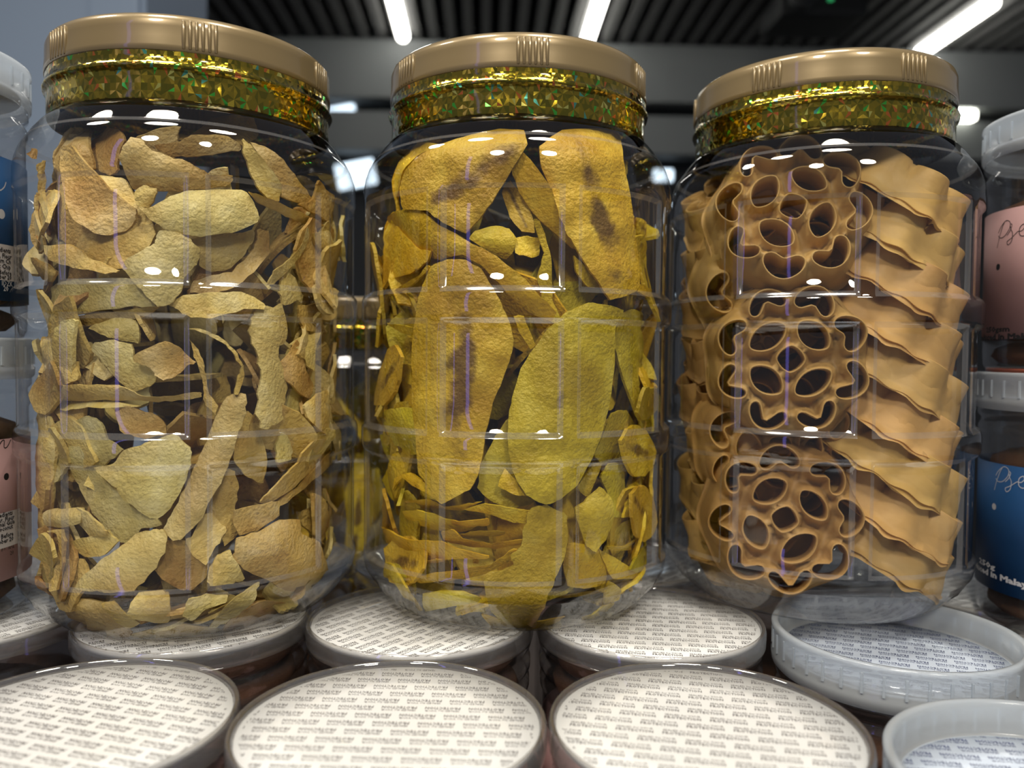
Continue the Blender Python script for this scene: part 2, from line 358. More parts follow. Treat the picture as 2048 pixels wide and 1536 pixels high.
# security camera under the ceiling
ec = empty('ceiling_projector', B(1.37, 3.45, 1.53), RZ); setp(ec, 'black projector hanging from the slatted ceiling above the right lid', 'projector')
dobj('body', boxmesh(0.36, 0.26, 0.10, 'body', M['dark'], 0.02), ec, (0, 0, -0.09))
dobj('mount', boxmesh(0.10, 0.10, 0.10, 'mount', M['slat'], 0.01), ec, (0.02, 0, 0.0))
v_, f_ = revolve([(0.01, 0), (0.045, 0), (0.05, 0.02), (0.05, 0.06), (0.045, 0.065), (0.01, 0.065)], 24, True, True)
lens_ = mobj('lens', v_, f_, M['dark'], ec, loc=(-0.11, -0.13, -0.09)); lens_.rotation_euler = (math.pi / 2, 0, 0)
dobj('indicator', boxmesh(0.016, 0.01, 0.016, 'indicator', M['green'], 0.002), ec, (0.02, -0.134, -0.075))
# lit shop signs far behind, seen between the left and middle jars
def sign(r, f, h, w, t, rot, label):
    e = empty('lit_sign', B(r, f, h), RZ); setp(e, label, 'sign')
    a = dobj('panel', boxmesh(w, 0.03, t, 'panel', M['glow'], 0.012), e); a.rotation_euler = (0, rot, 0)
    b = dobj('frame', boxmesh(w + 0.02, 0.03, t + 0.02, 'frame', M['soffit'], 0.01), e, (0, 0.02, 0)); b.rotation_euler = (0, rot, 0)
sign(-0.96, 4.30, 1.12, 0.24, 0.12, 0.1, 'pale blurred lit panel just right of the left foil band')
sign(-0.74, 4.22, 1.17, 0.16, 0.17, -0.2, 'brighter blurred lit panel beside the middle foil band')
sign(-0.68, 4.30, 0.93, 0.20, 0.13, -0.2, 'white blurred lit panel low between the jar shoulders')
sign(0.93, 4.30, 0.95, 0.10, 0.06, 0.0, 'small pale lit panel between the middle and right jar shoulders')

# ---------------------------------------------------------------- display table
TAB = -1.93 - 2.02
et = empty('display_table', W(0, 7, TAB)); setp(et, 'dark laminate display table under all the tubs', 'table')
TZ = TAB * U + CAMZ
dobj('table_top', boxmesh(1.15, 0.75, 0.03, 'table_top', M['wood'], 0.004), et, (0, 0, -0.0152))
dobj('panel', boxmesh(1.05, 0.60, TZ - 0.03, 'panel', M['wood'], 0.004), et, (0, 0, -0.03 - (TZ - 0.03) / 2))

# ---------------------------------------------------------------- printed liner
def text_mesh(body, size, bold=0.0, spacing=1.0, ext=0.0):
    cu = bpy.data.curves.new('text', 'FONT'); cu.body = body; cu.size = size; cu.offset = bold
    cu.resolution_u = 1; cu.align_x = 'CENTER'; cu.space_character = spacing; cu.extrude = ext
    o = bpy.data.objects.new('text', cu); COL.objects.link(o)
    dg = bpy.context.evaluated_depsgraph_get(); dg.update()
    me = bpy.data.meshes.new_from_object(o.evaluated_get(dg))
    bpy.data.objects.remove(o); bpy.data.curves.remove(cu)
    vs_ = [tuple(v.co) for v in me.vertices]; fs = [tuple(p.vertices) for p in me.polygons]
    bpy.data.meshes.remove(me)
    return vs_, fs
def liner_print():
    s = 0.036 * U / 0.72
    a, fa = text_mesh('SEALED for YOUR', s * 1.0, 0.0004 * 0.05, 1.02)
    b, fb = text_mesh('PROTECTION', s * 1.28, 0.03 * s, 1.06)
    wa = max(v[0] for v in a) - min(v[0] for v in a); wb_ = max(v[0] for v in b) - min(v[0] for v in b)
    k = 0.195 * U / wb_
    pv = [(v[0] * k * wb_ / wa * 0.98, v[1] * k * 1.25 + 0.037 * U, 0) for v in a] + [(v[0] * k, v[1] * k * 1.3, 0) for v in b]
    pf = list(fa) + [tuple(i + len(a) for i in f) for f in fb]
    V, Fc = [], []
    px, py, R = 0.242 * U, 0.095 * U, 0.765 * U
    for j in range(-9, 10):
        for i in range(-5, 6):
            cx = i * px + (j % 2) * px * 0.5 + j * 0.006 * U; cy = j * py
            if math.hypot(cx, cy) > R + 0.1 * U: continue
            base = len(V)
            vv = [(v[0] + cx, v[1] + cy - 0.03 * U, 0) for v in pv]
            V += vv
            Fc += [tuple(q + base for q in f) for f in pf if all(math.hypot(vv[q][0], vv[q][1]) < R for q in f)]
    used = sorted({q for f in Fc for q in f}); mp = {q: n for n, q in enumerate(used)}
    me = bpy.data.meshes.new('print'); me.from_pydata([V[q] for q in used], [], [tuple(mp[q] for q in f) for f in Fc]); me.update()
    me.materials.append(M['print'])
    return me
PRINT = liner_print()

# ---------------------------------------------------------------- tubs (small clear containers)
TH, TR = 2.02, 0.815           # height and body radius
def meshof(vf, name, mat, smooth=True):
    me = bpy.data.meshes.new(name); me.from_pydata(vf[0], [], vf[1]); me.update()
    if smooth: me.polygons.foreach_set('use_smooth', [True] * len(me.polygons))
    me.materials.append(mat); return me
def sc(p): return [(r * U, z * U) for r, z in p]
tub_body = meshof(revolve(sc([(0.70, 0.0), (0.76, 0.01), (0.785, 0.06), (0.79, 0.15), (0.79, 1.50), (0.805, 1.53), (0.805, 1.58), (0.785, 1.61), (0.785, 1.64), (0.812, 1.67), (0.812, 1.73),
                              (0.79, 1.76), (0.79, 1.80), (0.815, 1.83), (0.815, 1.88), (0.80, 1.90)]), 80, False, True), 'tub_body', M['tub'])
tub_lid = meshof(revolve(sc([(0.81, 1.865), (0.826, 1.87), (0.833, 1.90), (0.833, 1.985), (0.826, 2.012), (0.820, 2.02), (0.806, 2.017), (0.797, 2.002), (0.793, 1.985), (0.80, 1.97), (0.808, 1.90)]), 80, closed=True), 'clear_lid', M['lip'])
liner_c = meshof(revolve(sc([(0.001, 1.985), (0.50, 1.986), (0.792, 1.985), (0.792, 1.96), (0.001, 1.96)]), 64), 'seal_liner', M['liner'])
liner_m = meshof(revolve(sc([(0.001, 1.83), (0.50, 1.831), (0.765, 1.83), (0.765, 1.81), (0.001, 1.81)]), 64), 'seal_liner', M['liner_blue'])
lid_m = meshof(revolve(sc([(0.815, 1.72), (0.832, 1.74), (0.836, 1.80), (0.822, 1.815), (0.822, 1.96), (0.836, 1.985), (0.836, 2.01), (0.826, 2.02), (0.795, 2.02), (0.786, 2.008), (0.782, 1.98), (0.778, 1.845), (0.768, 1.833), (0.75, 1.834)]), 80), 'milky_lid', M['milky'])
grip = boxmesh(0.018 * U, 0.014 * U, 0.135 * U, 'grip_rib', M['milky'], 0.0002)
lab_p = meshof(revolve(sc([(0.793, 0.265), (0.797, 0.265), (0.797, 1.29), (0.793, 1.29)]), 80, closed=True), 'label_band', M['pink'])
lab_b = meshof(revolve(sc([(0.793, 0.265), (0.797, 0.265), (0.797, 1.29), (0.793, 1.29)]), 80, closed=True), 'label_band', M['blue'])
base_o = meshof(revolve(sc([(0.68, -0.004), (0.70, -0.004), (0.76, 0.006), (0.76, 0.03), (0.68, 0.03)]), 64, closed=True), 'base_band', M['orange'])

def cookie_mesh(seed):
    rnd = random.Random(seed); V, Fc = [], []; n = 40
    prof = [(0.02, 0.0), (0.5, 0.0), (0.92, 0.02), (1.0, 0.08), (0.98, 0.14), (0.85, 0.185), (0.5, 0.21), (0.02, 0.215)]
    for r, z in prof:
        for k in range(n):
            a = 2 * math.pi * k / n
            w = 1 + 0.05 * noise.noise((math.cos(a) * 2 + seed, math.sin(a) * 2, z * 6)) + 0.02 * noise.noise((math.cos(a) * 7, math.sin(a) * 7 + seed, z * 20))
            V.append((r * w * 0.70 * U * math.cos(a), r * w * 0.70 * U * math.sin(a), (z + 0.02 * noise.noise((r * 5 * math.cos(a), r * 5 * math.sin(a), seed))) * U))
    m = len(prof)
    for i in range(m - 1):
        for k in range(n): Fc.append((i * n + k, i * n + (k + 1) % n, (i + 1) * n + (k + 1) % n, (i + 1) * n + k))
    Fc.append(tuple(reversed(range(n)))); Fc.append(tuple((m - 1) * n + k for k in range(n)))
    return meshof((V, Fc), 'round_cookie', M['cookie'])
COOK = [cookie_mesh(s) for s in range(4)]
crnd = random.Random(5)

def tub(x, y, h, rz, label, kind='clear', band=None, cookies=0, clabel=None, group='printed clear tubs', grips=40):
    e = empty('snack_tub', W(x, y, h), rz); setp(e, label, 'tub', group)
    dobj('tub_body', tub_body, e)
    if band: dobj('label_band', lab_p if band == 'pink' else lab_b, e)
    if kind == 'clear':
        dobj('clear_lid', tub_lid, e)
        ln_ = dobj('seal_liner', liner_c, e); p = dobj('print', PRINT, ln_, (0, 0, 1.9868 * U))
        p['label'] = 'grey lettering SEALED for YOUR PROTECTION'
    else:
        lid = dobj('milky_lid', lid_m, e)
        for k in range(grips):
            a = 2 * math.pi * k / grips
            dobj('grip_rib', grip, lid, (0.826 * U * math.cos(a), 0.826 * U * math.sin(a), 1.89 * U), (0, 0, a + math.pi / 2))
        ln_ = dobj('seal_liner', liner_m, e); p = dobj('print', PRINT, ln_, (0, 0, 1.8318 * U))
        p.material_slots[0].link = 'OBJECT'; p.material_slots[0].material = M['print_blue']
        p['label'] = 'blue grey lettering SEALED for YOUR PROTECTION'
        # the film on the lid floor lies over the print
    if cookies:
        z = 0.04
        for k in range(cookies):
            c = dobj('round_cookie', COOK[k % 4], None, W(x + crnd.uniform(-.015, .015), y + crnd.uniform(-.015, .015), h + z), (crnd.uniform(-.05, .05), crnd.uniform(-.05, .05), crnd.uniform(0, 6)))
            setp(c, clabel, 'cookie', clabel); z += 0.232
    return e
R_ = math.radians
LV = -1.93 - TH
tub(-2.30, 4.25, LV, R_(186 - 22), 'clear tub with white printed seal, front left, nearest to the lens')
tub(-0.63, 4.25, LV, R_(178), 'clear tub in front of the banana jar, seal print upside down', band='pink')
tub(1.04, 4.25, LV, R_(-10), 'clear tub in front, seal print upright, between middle and right jars', band='pink')
tub(2.665, 3.74, LV, R_(172), 'milky lidded tub in the bottom right corner', 'milky', group='milky lidded tubs')
tub(-4.02, 5.97, LV, R_(60), 'dark clear tub at the far left edge under the pink label tub', cookies=6, clabel='dark brown cookie inside the far left edge tub')
tub(-2.33, 5.97, LV, R_(215), 'clear tub under the front of the tapioca chip jar', cookies=8, clabel='dark brown cookie inside the tub under the tapioca jar')
tub(-0.66, 5.97, LV, R_(233), 'clear tub with seal showing between the tapioca and banana jars', band='pink', cookies=8, clabel='brown cookie inside the tub between the tapioca and banana jars')
tub(1.03, 5.97, LV, R_(-6), 'clear tub with seal showing between banana and rose cookie jars', band='pink', cookies=8, clabel='brown cookie inside the tub between banana and rose cookie jars')
tub(2.74, 5.74, LV, R_(160), 'milky lidded tub under the front of the rose cookie jar', 'milky', group='milky lidded tubs', cookies=6, clabel='brown cookie inside the milky lidded tub under the rose cookie jar')
tub(4.47, 5.80, LV, R_(80), 'clear tub at the right edge under the blue label tub', cookies=6, clabel='brown cookie inside the right edge tub').scale.z = (TH - 0.2) / TH
for i, x in enumerate((-4.0, -2.33, -0.66, 1.03, 2.72)):
    tub(x, 7.66, LV, R_(20 + 70 * i), ['clear tub behind, at the left edge', 'clear tub behind the tapioca jar', 'clear tub behind the gap beside the banana jar', 'clear tub behind the right side of the banana jar', 'clear tub behind the rose cookie jar'][i], cookies=5, clabel='cookie inside a tub of the back row', group='back row of clear tubs')
tub(4.47, 7.50, LV, R_(30), 'clear tub behind, at the right edge', cookies=5, clabel='cookie inside a tub of the back row', group='back row of clear tubs').scale.z = (TH - 0.2) / TH

# ---- the stacked tubs at the two sides, with label bands and lettering
def bend(vs_, R, ang0, z0):
    """lay flat lettering (x along, y up) on a cylinder of radius R, centred at angle ang0"""
    return [((R + v[2]) * math.cos(ang0 + v[0] / R), (R + v[2]) * math.sin(ang0 + v[0] / R), z0 + v[1]) for v in vs_]
RL = 0.7985 * U
def letter(parent, body, size, ang, z, mat, bold=0.0, name='lettering', spacing=1.0, wide=1.0):
    v, f = text_mesh(body, size, bold, spacing); v = [(q[0] * wide, q[1], q[2]) for q in v]
    return mobj(name, bend(v, RL, ang, z), f, M[mat], parent, smooth=False)
def stroke(parent, pts, w, ang, z, mat, name='lettering'):
    """pen stroke as a ribbon along smooth points"""
    P = []
    for i in range(len(pts) - 1):
        p0 = pts[max(i - 1, 0)]; p1 = pts[i]; p2 = pts[i + 1]; p3 = pts[min(i + 2, len(pts) - 1)]
        for k in range(8):
            t = k / 8
            P.append(tuple(0.5 * ((2 * p1[c]) + (p2[c] - p0[c]) * t + (2 * p0[c] - 5 * p1[c] + 4 * p2[c] - p3[c]) * t * t + (3 * p1[c] - p0[c] - 3 * p2[c] + p3[c]) * t ** 3) for c in (0, 1)))
    P.append(pts[-1]); V, Fc = [], []
    for i, p in enumerate(P):
        a = P[max(i - 1, 0)]; b = P[min(i + 1, len(P) - 1)]
        d = Vector((b[0] - a[0], b[1] - a[1])); d = d.normalized() if d.length else Vector((1, 0)); n = Vector((-d.y, d.x)) * w / 2
        V += [(p[0] + n.x, p[1] + n.y, 0), (p[0] - n.x, p[1] - n.y, 0)]
    for i in range(len(P) - 1): Fc.append((2 * i, 2 * i + 1, 2 * i + 3, 2 * i + 2))
    return mobj(name, bend(V, RL, ang, z), Fc, M[mat], parent, smooth=False)
def dot(parent, r, ang, z, mat):
    V = [(r * math.cos(2 * math.pi * k / 20), r * math.sin(2 * math.pi * k / 20), 0) for k in range(20)]
    return mobj('dot', bend(V, RL, ang, z), [tuple(range(20))], M[mat], parent, smooth=False)
def side_tub(x, y, h, band, label, clabel, cookies=6, base=False):
    e = tub(x, y, h, 0, label, 'milky', band, cookies, clabel, 'labelled tubs stacked at the sides', 36)
    if base: dobj('base_band', base_o, e)
    return e
LX, LY, LB = -4.45, 5.95, -1.93
l2 = side_tub(LX, LY, LB + TH, 'blue', 'tub with blue label and milky lid, upper left of the tapioca jar', 'brown cookie inside the blue label tub on the left')
l1 = side_tub(LX, LY, LB, 'pink', 'tub with pink label at the left edge, under the blue one', 'brown cookie inside the pink label tub on the left')
RX, RY, RB = 4.69, 6.56, -2.13
q2 = side_tub(RX, RY, RB + TH, 'pink', 'tub with pink label and milky lid, right of the rose cookie jar', 'brown cookie inside the pink label tub on the right', base=True)
q1 = side_tub(RX, RY, RB, 'blue', 'tub with blue label at the right edge, under the pink one', 'brown cookie inside the blue label tub on the right')

# ---------------------------------------------------------------- picking points along lines of sight (for placing things where they stand)
def sight(px, py):
    u, v = px - 1024, py - 768
    u, v = cr * u + sr * v, -sr * u + cr * v
    d = (u / FPX, 1.0, -v / FPX)
    return (d[0], d[1] * cp + d[2] * sp_, -d[1] * sp_ + d[2] * cp)
def hit_cyl(px, py, X, Y, r):
    d = sight(px, py); a = d[0] ** 2 + d[1] ** 2; b = d[0] * X + d[1] * Y; c = X * X + Y * Y - r * r
    D = b * b - a * c
    t = (b - math.sqrt(D)) / a if D > 0 else b / a
    return d[0] * t, d[1] * t, d[2] * t
def on_label(px, py, X, Y, base):
    x, y, z = hit_cyl(px, py, X, Y, 0.7985)
    return math.atan2(y - Y, x - X), (z - base) * U
# lettering on the side tubs
def L_(e, X, Y, base, px, py, body, size, mat, bold=0.0, wide=1.0):
    a, z = on_label(px, py, X, Y, base); return letter(e, body, size * U, a, z, mat, bold * U, wide=wide)
S1 = 0.115
a0, z0 = on_label(30, 545, LX, LY, LB + TH)
def sticker(e, ang, z0, z1, w):
    n = 10; V = [((RL + 0.00012) * math.cos(ang + w * (k / n - 0.5)), (RL + 0.00012) * math.sin(ang + w * (k / n - 0.5)), z) for z in (z0, z1) for k in range(n + 1)]
    return mobj('sticker', V, [(k, k + 1, n + 2 + k, n + 1 + k) for k in range(n)], M['sticker'], e)
RLs = RL
def L2(e, X, Y, base, px, py, body, size, mat, bold=0.0):
    global RL
    RL = RLs + 0.0003; o = L_(e, X, Y, base, px, py, body, size, mat, bold); RL = RLs; return o
def dsticker(e, X, Y, base, py0, py1, px=10):
    a, zt = on_label(px, py0, X, Y, base); _, zb = on_label(px, py1, X, Y, base)
    sticker(e, a - 0.15, zb, zt, 0.62)
dsticker(l2, LX, LY, LB + TH, 491, 562, 18)
for py, tx in ((503, 'Ingredients'), (515, 'Sugar, Flour'), (525, 'Sodium Ch'), (536, 'Choc Chip'), (548, 'Best Before'), (557, 'October 20')):
    L2(l2, LX, LY, LB + TH, 0, py, tx, 0.047, 'black', 0.001)
L_(l2, LX, LY, LB + TH, 15, 572, 'IDZK', 0.052, 'white'); L_(l2, LX, LY, LB + TH, 12, 582, '20', 0.052, 'white', 0.001)
dot(l2, 0.035 * U, *on_label(3, 428, LX, LY, LB + TH), 'white')
aa, zz = on_label(-4, 368, LX, LY, LB + TH); stroke(l2, [(-0.01 * U, -0.03 * U), (0.02 * U, -0.04 * U), (0.06 * U, -0.01 * U), (0.08 * U, 0.03 * U)], 0.009 * U, aa, zz, 'white')
dsticker(l1, LX, LY, LB, 1022, 1092, 20)
for py, tx in ((1034, 'Ingredients'), (1044, 'Butter, Flour'), (1053, 'Original Gula'), (1062, '& Coconut'), (1077, 'Best Before'), (1087, 'October 20')):
    L2(l1, LX, LY, LB, 4, py, tx, 0.046, 'black', 0.001)
L_(l1, LX, LY, LB, 12, 1100, 'D BY: IDZ', 0.042, 'black'); L_(l1, LX, LY, LB, 24, 1109, '20', 0.042, 'black')
dot(l1, 0.026 * U, *on_label(13, 953, LX, LY, LB), 'black')
aa, zz = on_label(2, 890, LX, LY, LB); stroke(l1, [(-0.09 * U, -0.03 * U), (-0.05 * U, 0.03 * U), (-0.03 * U, 0.0), (-0.035 * U, -0.035 * U), (0.0, 0.02 * U), (0.03 * U, 0.03 * U), (0.03 * U, -0.02 * U), (0.06 * U, -0.02 * U), (0.10 * U, 0.03 * U)], 0.008 * U, aa, zz, 'black')
def pre(e, X, Y, base, px, py, mat):
    a, z = on_label(px, py, X, Y, base); k = 0.0042 * U
    P = [[(-20, -26), (-14, -8), (-4, 14), (0, 18)], [(-17, 2), (-10, 12), (4, 22), (15, 18), (14, 6), (2, -6), (-10, -8), (-17, -3)],
         [(8, -6), (16, 2), (20, 12), (16, 14), (18, 4), (22, -4), (20, -18), (12, -24), (9, -18), (20, -12), (34, -2)],
         [(34, -2), (42, -2), (48, 4), (46, 10), (38, 4), (38, -8), (46, -12), (56, -6)]]
    for s in P: stroke(e, [(x * k, y * k) for x, y in s], 0.0065 * U, a, z, mat)
pre(q2, RX, RY, RB + TH, 2008, 466, 'black'); dot(q2, 0.026 * U, *on_label(1996, 534, RX, RY, RB + TH), 'black')
L_(q2, RX, RY, RB + TH, 1991, 664, '250gsm', 0.060, 'black', 0.002, 1.8)
L_(q2, RX, RY, RB + TH, 1997, 679, 'Produced in Malaysia', 0.064, 'black', 0.003, 1.65)
pre(q1, RX, RY, RB, 2004, 956, 'white'); dot(q1, 0.026 * U, *on_label(1988, 1013, RX, RY, RB), 'white')
L_(q1, RX, RY, RB, 1971, 1132, '250g', 0.060, 'white', 0.002, 2.2)
L_(q1, RX, RY, RB, 1982, 1153, 'Produced in Malaysia', 0.066, 'white', 0.003, 1.65)

# ---------------------------------------------------------------- the big jars
JARS = [(-2.4296, 6.2721), (0.0308, 6.5361), (2.5029, 6.7523)]
JB = -1.93                      # jar foot level
PROF = [  # height above foot, outer radius, panel depth at that height
    (0.0, 0.86, 0), (0.004, 0.93, 0), (0.03, 0.975, 0), (0.10, 1.05, 0), (0.18, 1.12, 0), (0.25, 1.168, 0), (0.262, 1.178, 0), (0.272, 1.186, 0), (0.32, 1.197, 0), (0.375, 1.203, 0),
    (0.395, 1.203, 0), (0.42, 1.203, 1), (0.60, 1.203, 1), (0.85, 1.203, 1), (1.10, 1.203, 1), (1.175, 1.203, 1), (1.20, 1.205, 0), (1.215, 1.213, 0), (1.235, 1.219, 0), (1.30, 1.221, 0), (1.355, 1.219, 0), (1.375, 1.213, 0),
    (1.39, 1.205, 0), (1.415, 1.203, 1), (1.60, 1.203, 1), (1.80, 1.203, 1), (2.05, 1.203, 1), (2.135, 1.203, 1), (2.16, 1.205, 0), (2.175, 1.213, 0), (2.195, 1.219, 0), (2.26, 1.221, 0), (2.33, 1.219, 0), (2.345, 1.213, 0),
    (2.36, 1.205, 0), (2.385, 1.203, 1), (2.60, 1.203, 1), (2.80, 1.203, 1), (3.02, 1.203, 1), (3.05, 1.203, 0.0), (3.10, 1.205, 0), (3.18, 1.203, 0), (3.25, 1.192, 0), (3.32, 1.168, 0), (3.375, 1.138, 0), (3.385, 1.126, 0), (3.40, 1.116, 0), (3.45, 1.085, 0), (3.50, 1.045, 0), (3.535, 1.01, 0),
    (3.555, 0.985, 0), (3.58, 0.97, 0), (3.72, 0.965, 0)]
def prof_r(z):
    if z <= PROF[0][0]: return 0.86
    for a, b in zip(PROF, PROF[1:]):
        if z <= b[0]: return a[1] + (b[1] - a[1]) * (z - a[0]) / (b[0] - a[0])
    return 0.965
def jar_body_mesh():
    angs = []
    for k in range(8):
        b = 45.0 * k
        angs += [(b - 2.3, 0), (b, 0), (b + 2.3, 0), (b + 3.3, 0.6), (b + 4.0, 1), (b + 8, 1), (b + 13, 1), (b + 18, 1), (b + 22.5, 1), (b + 27, 1), (b + 32, 1), (b + 37, 1), (b + 41, 1), (b + 41.7, 0.6)]
    n = len(angs); V, Fc = [], []
    for z, r, pd in PROF:
        for a, m in angs:
            th = math.radians(a); rr = r - 0.026 * pd * m
            if 0.02 < z < 0.26:
                w = math.sin(math.pi * (z - 0.02) / 0.24)
                rr += 0.013 * w * math.cos(28 * (th + 1.5 * z)) + 0.006 * w * math.cos(14 * (th + 1.9 * z) + 1)
            V.append((rr * U * math.cos(th), rr * U * math.sin(th), z * U))
    m_ = len(PROF)
    for i in range(m_ - 1):
        for k in range(n): Fc.append((i * n + k, i * n + (k + 1) % n, (i + 1) * n + (k + 1) % n, (i + 1) * n + k))
    Fc.append(tuple(reversed(range(n))))
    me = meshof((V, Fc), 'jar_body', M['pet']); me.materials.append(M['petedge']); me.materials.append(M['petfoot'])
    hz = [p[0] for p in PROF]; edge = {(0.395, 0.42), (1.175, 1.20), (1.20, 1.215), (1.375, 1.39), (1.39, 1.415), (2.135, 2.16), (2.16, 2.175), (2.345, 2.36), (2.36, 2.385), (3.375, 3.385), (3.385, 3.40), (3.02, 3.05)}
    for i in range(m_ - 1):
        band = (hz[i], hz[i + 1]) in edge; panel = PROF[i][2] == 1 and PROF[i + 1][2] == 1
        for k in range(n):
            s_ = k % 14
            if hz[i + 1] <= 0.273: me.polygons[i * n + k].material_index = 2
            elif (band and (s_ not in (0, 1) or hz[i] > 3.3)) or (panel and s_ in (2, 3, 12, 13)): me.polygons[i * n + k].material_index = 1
    return me
JBODY = jar_body_mesh()
def lid_mesh():
    p = [(0.985, 3.862), (0.997, 3.858), (1.004, 3.865), (1.004, 3.90), (0.998, 3.96), (0.997, 4.02), (0.996, 4.055), (0.985, 4.085), (0.96, 4.105), (0.92, 4.113), (0.88, 4.108), (0.86, 4.09), (0.6, 4.088), (0.001, 4.088)]
    return meshof(revolve(sc(p), 128), 'lid', M['gold'])
LIDM = lid_mesh()
def rib_mesh():
    bm = bmesh.new(); bmesh.ops.create_uvsphere(bm, u_segments=10, v_segments=8, radius=1)
    for v in bm.verts:
        v.co.z += 6.6 * (1 if v.co.z > 0.01 else -1 if v.co.z < -0.01 else 0)
    bmesh.ops.scale(bm, vec=(0.0115 * U, 0.013 * U, 0.0125 * U), verts=bm.verts)
    me = bpy.data.meshes.new('grip_rib'); bm.to_mesh(me); bm.free()
    me.polygons.foreach_set('use_smooth', [True] * len(me.polygons)); me.materials.append(M['gold']); return me
RIB = rib_mesh()
def foil_mesh(seed):
    p = [(0.986, 3.555), (0.990, 3.565), (0.992, 3.60), (0.990, 3.66), (0.990, 3.715), (0.996, 3.738), (1.012, 3.752), (1.018, 3.766), (1.012, 3.78), (1.000, 3.792), (0.998, 3.83), (0.998, 3.870)]
    n = 192; V, Fc, uv = [], [], []
    L = [0.0]
    for a, b in zip(p, p[1:]): L.append(L[-1] + math.hypot(b[0] - a[0], b[1] - a[1]))
    for i, (r, z) in enumerate(p):
        for k in range(n + 1):
            a = 2 * math.pi * k / n
            w = 0.0035 * noise.noise((math.cos(a) * 7 + seed * 3, math.sin(a) * 7, z * 9)) + 0.002 * noise.noise((math.cos(a) * 20 + seed, math.sin(a) * 20, z * 30))
            V.append(((r + w) * U * math.cos(a), (r + w) * U * math.sin(a), z * U)); uv.append((k / n, L[i] / L[-1]))
    for i in range(len(p) - 1):
        for k in range(n): Fc.append((i * (n + 1) + k, i * (n + 1) + k + 1, (i + 1) * (n + 1) + k + 1, (i + 1) * (n + 1) + k))
    me = bpy.data.meshes.new('foil_band'); me.from_pydata(V, [], Fc); me.update()
    me.polygons.foreach_set('use_smooth', [True] * len(me.polygons))
    ul = me.uv_layers.new(name='UVMap')
    for lp in me.loops: ul.data[lp.index].uv = uv[lp.vertex_index]
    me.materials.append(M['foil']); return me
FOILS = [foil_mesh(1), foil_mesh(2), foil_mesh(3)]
def ang_at(px, py, j, r=1.203):
    x, y, z = hit_cyl(px, py, *JARS[j], r); return math.atan2(y - JARS[j][1], x - JARS[j][0])
def big_jar(X, Y, h, ph, lidph, fi, label):
    e = empty('snack_jar', W(X, Y, h)); setp(e, label, 'jar', 'big clear jars with gold lids')
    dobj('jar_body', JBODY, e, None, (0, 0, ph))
    lid = dobj('lid', LIDM, e, None, (0, 0, lidph)); lid['label'] = 'gold plastic screw lid'
    for c in range(6):
        for k in range(6):
            a = math.radians(60 * c + (k - 2.5) * 2.25)
            dobj('grip_rib', RIB, lid, (1.000 * U * math.cos(a), 1.000 * U * math.sin(a), 3.968 * U), (0, 0, a))
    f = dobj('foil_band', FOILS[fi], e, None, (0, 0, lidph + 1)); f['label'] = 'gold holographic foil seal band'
    return e
big_jar(*JARS[0], JB, ang_at(396, 700, 0), ang_at(400, 80, 0, 1.0), 0, 'clear jar with gold lid filled with pale tapioca chips, leftmost')
big_jar(*JARS[1], JB, ang_at(1142, 700, 1), ang_at(1066, 100, 1, 1.0), 1, 'clear jar with gold lid filled with yellow banana chips, in the middle')
big_jar(*JARS[2], JB, ang_at(1733, 700, 2), ang_at(1533, 150, 2, 1.0), 2, 'clear jar with gold lid filled with rose cookies, rightmost')
RJ = (-1.80, 9.75); RJB = -3.50
big_jar(*RJ, RJB, 0.3, 0.2, 1, 'lower jar with gold foil seen far behind the gap between left and middle jars')
rs = dobj('riser_block', boxmesh(2.6 * U, 2.6 * U, (RJB - TAB) * U - 0.0006, 'riser_block', M['wood'], 0.002), None, W(RJ[0], RJ[1], (TAB + RJB) / 2))
setp(rs, 'dark block under the far jar behind the gap', 'block')

# ---------------------------------------------------------------- chips
def crv(pts, n):
    out = []; m = len(pts)
    for i in range(m):
        p0, p1, p2, p3 = pts[i - 1], pts[i], pts[(i + 1) % m], pts[(i + 2) % m]
        for k in range(n):
            t = k / n
            out.append(tuple(0.5 * ((2 * p1[c]) + (p2[c] - p0[c]) * t + (2 * p0[c] - 5 * p1[c] + 4 * p2[c] - p3[c]) * t * t + (3 * p1[c] - p0[c] - 3 * p2[c] + p3[c]) * t ** 3) for c in (0, 1)))
    return out
KEEN = 0.65                    # how angular the broken edges are
def straight(pts, n):
    m = len(pts); return [tuple(pts[i][c] + (pts[(i + 1) % m][c] - pts[i][c]) * k / n for c in (0, 1)) for i in range(m) for k in range(n)]
def tri_outline(poly, step):
    """triangles inside an outline, with inner points on a grid so that the chip can curl"""
    xs = [p[0] for p in poly]; ys = [p[1] for p in poly]; P = [Vector(p) for p in poly]; n = len(P)
    def inside(x, y):
        c = False
        for i in range(n):
            a, b = P[i - 1], P[i]
            if (a.y > y) != (b.y > y) and x < (b.x - a.x) * (y - a.y) / (b.y - a.y) + a.x: c = not c
        return c
    def far(x, y):
        q = Vector((x, y))
        for i in range(n):
            a, b = P[i - 1], P[i]; d = b - a; L = d.length_squared
            t = max(0, min(1, (q - a).dot(d) / L)) if L else 0
            if (a + d * t - q).length < step * 0.55: return False
        return True
    pts = list(P); j = 0; y = min(ys)
    while y < max(ys):
        x = min(xs) + (step / 2 if j % 2 else 0)
        while x < max(xs):
            if inside(x, y) and far(x, y): pts.append(Vector((x, y)))
            x += step
        y += step * 0.87; j += 1
    r = delaunay_2d_cdt(pts, [], [list(range(n))], 1, 1e-4)
    return [tuple(v) for v in r[0]], [tuple(f) for f in r[2]]
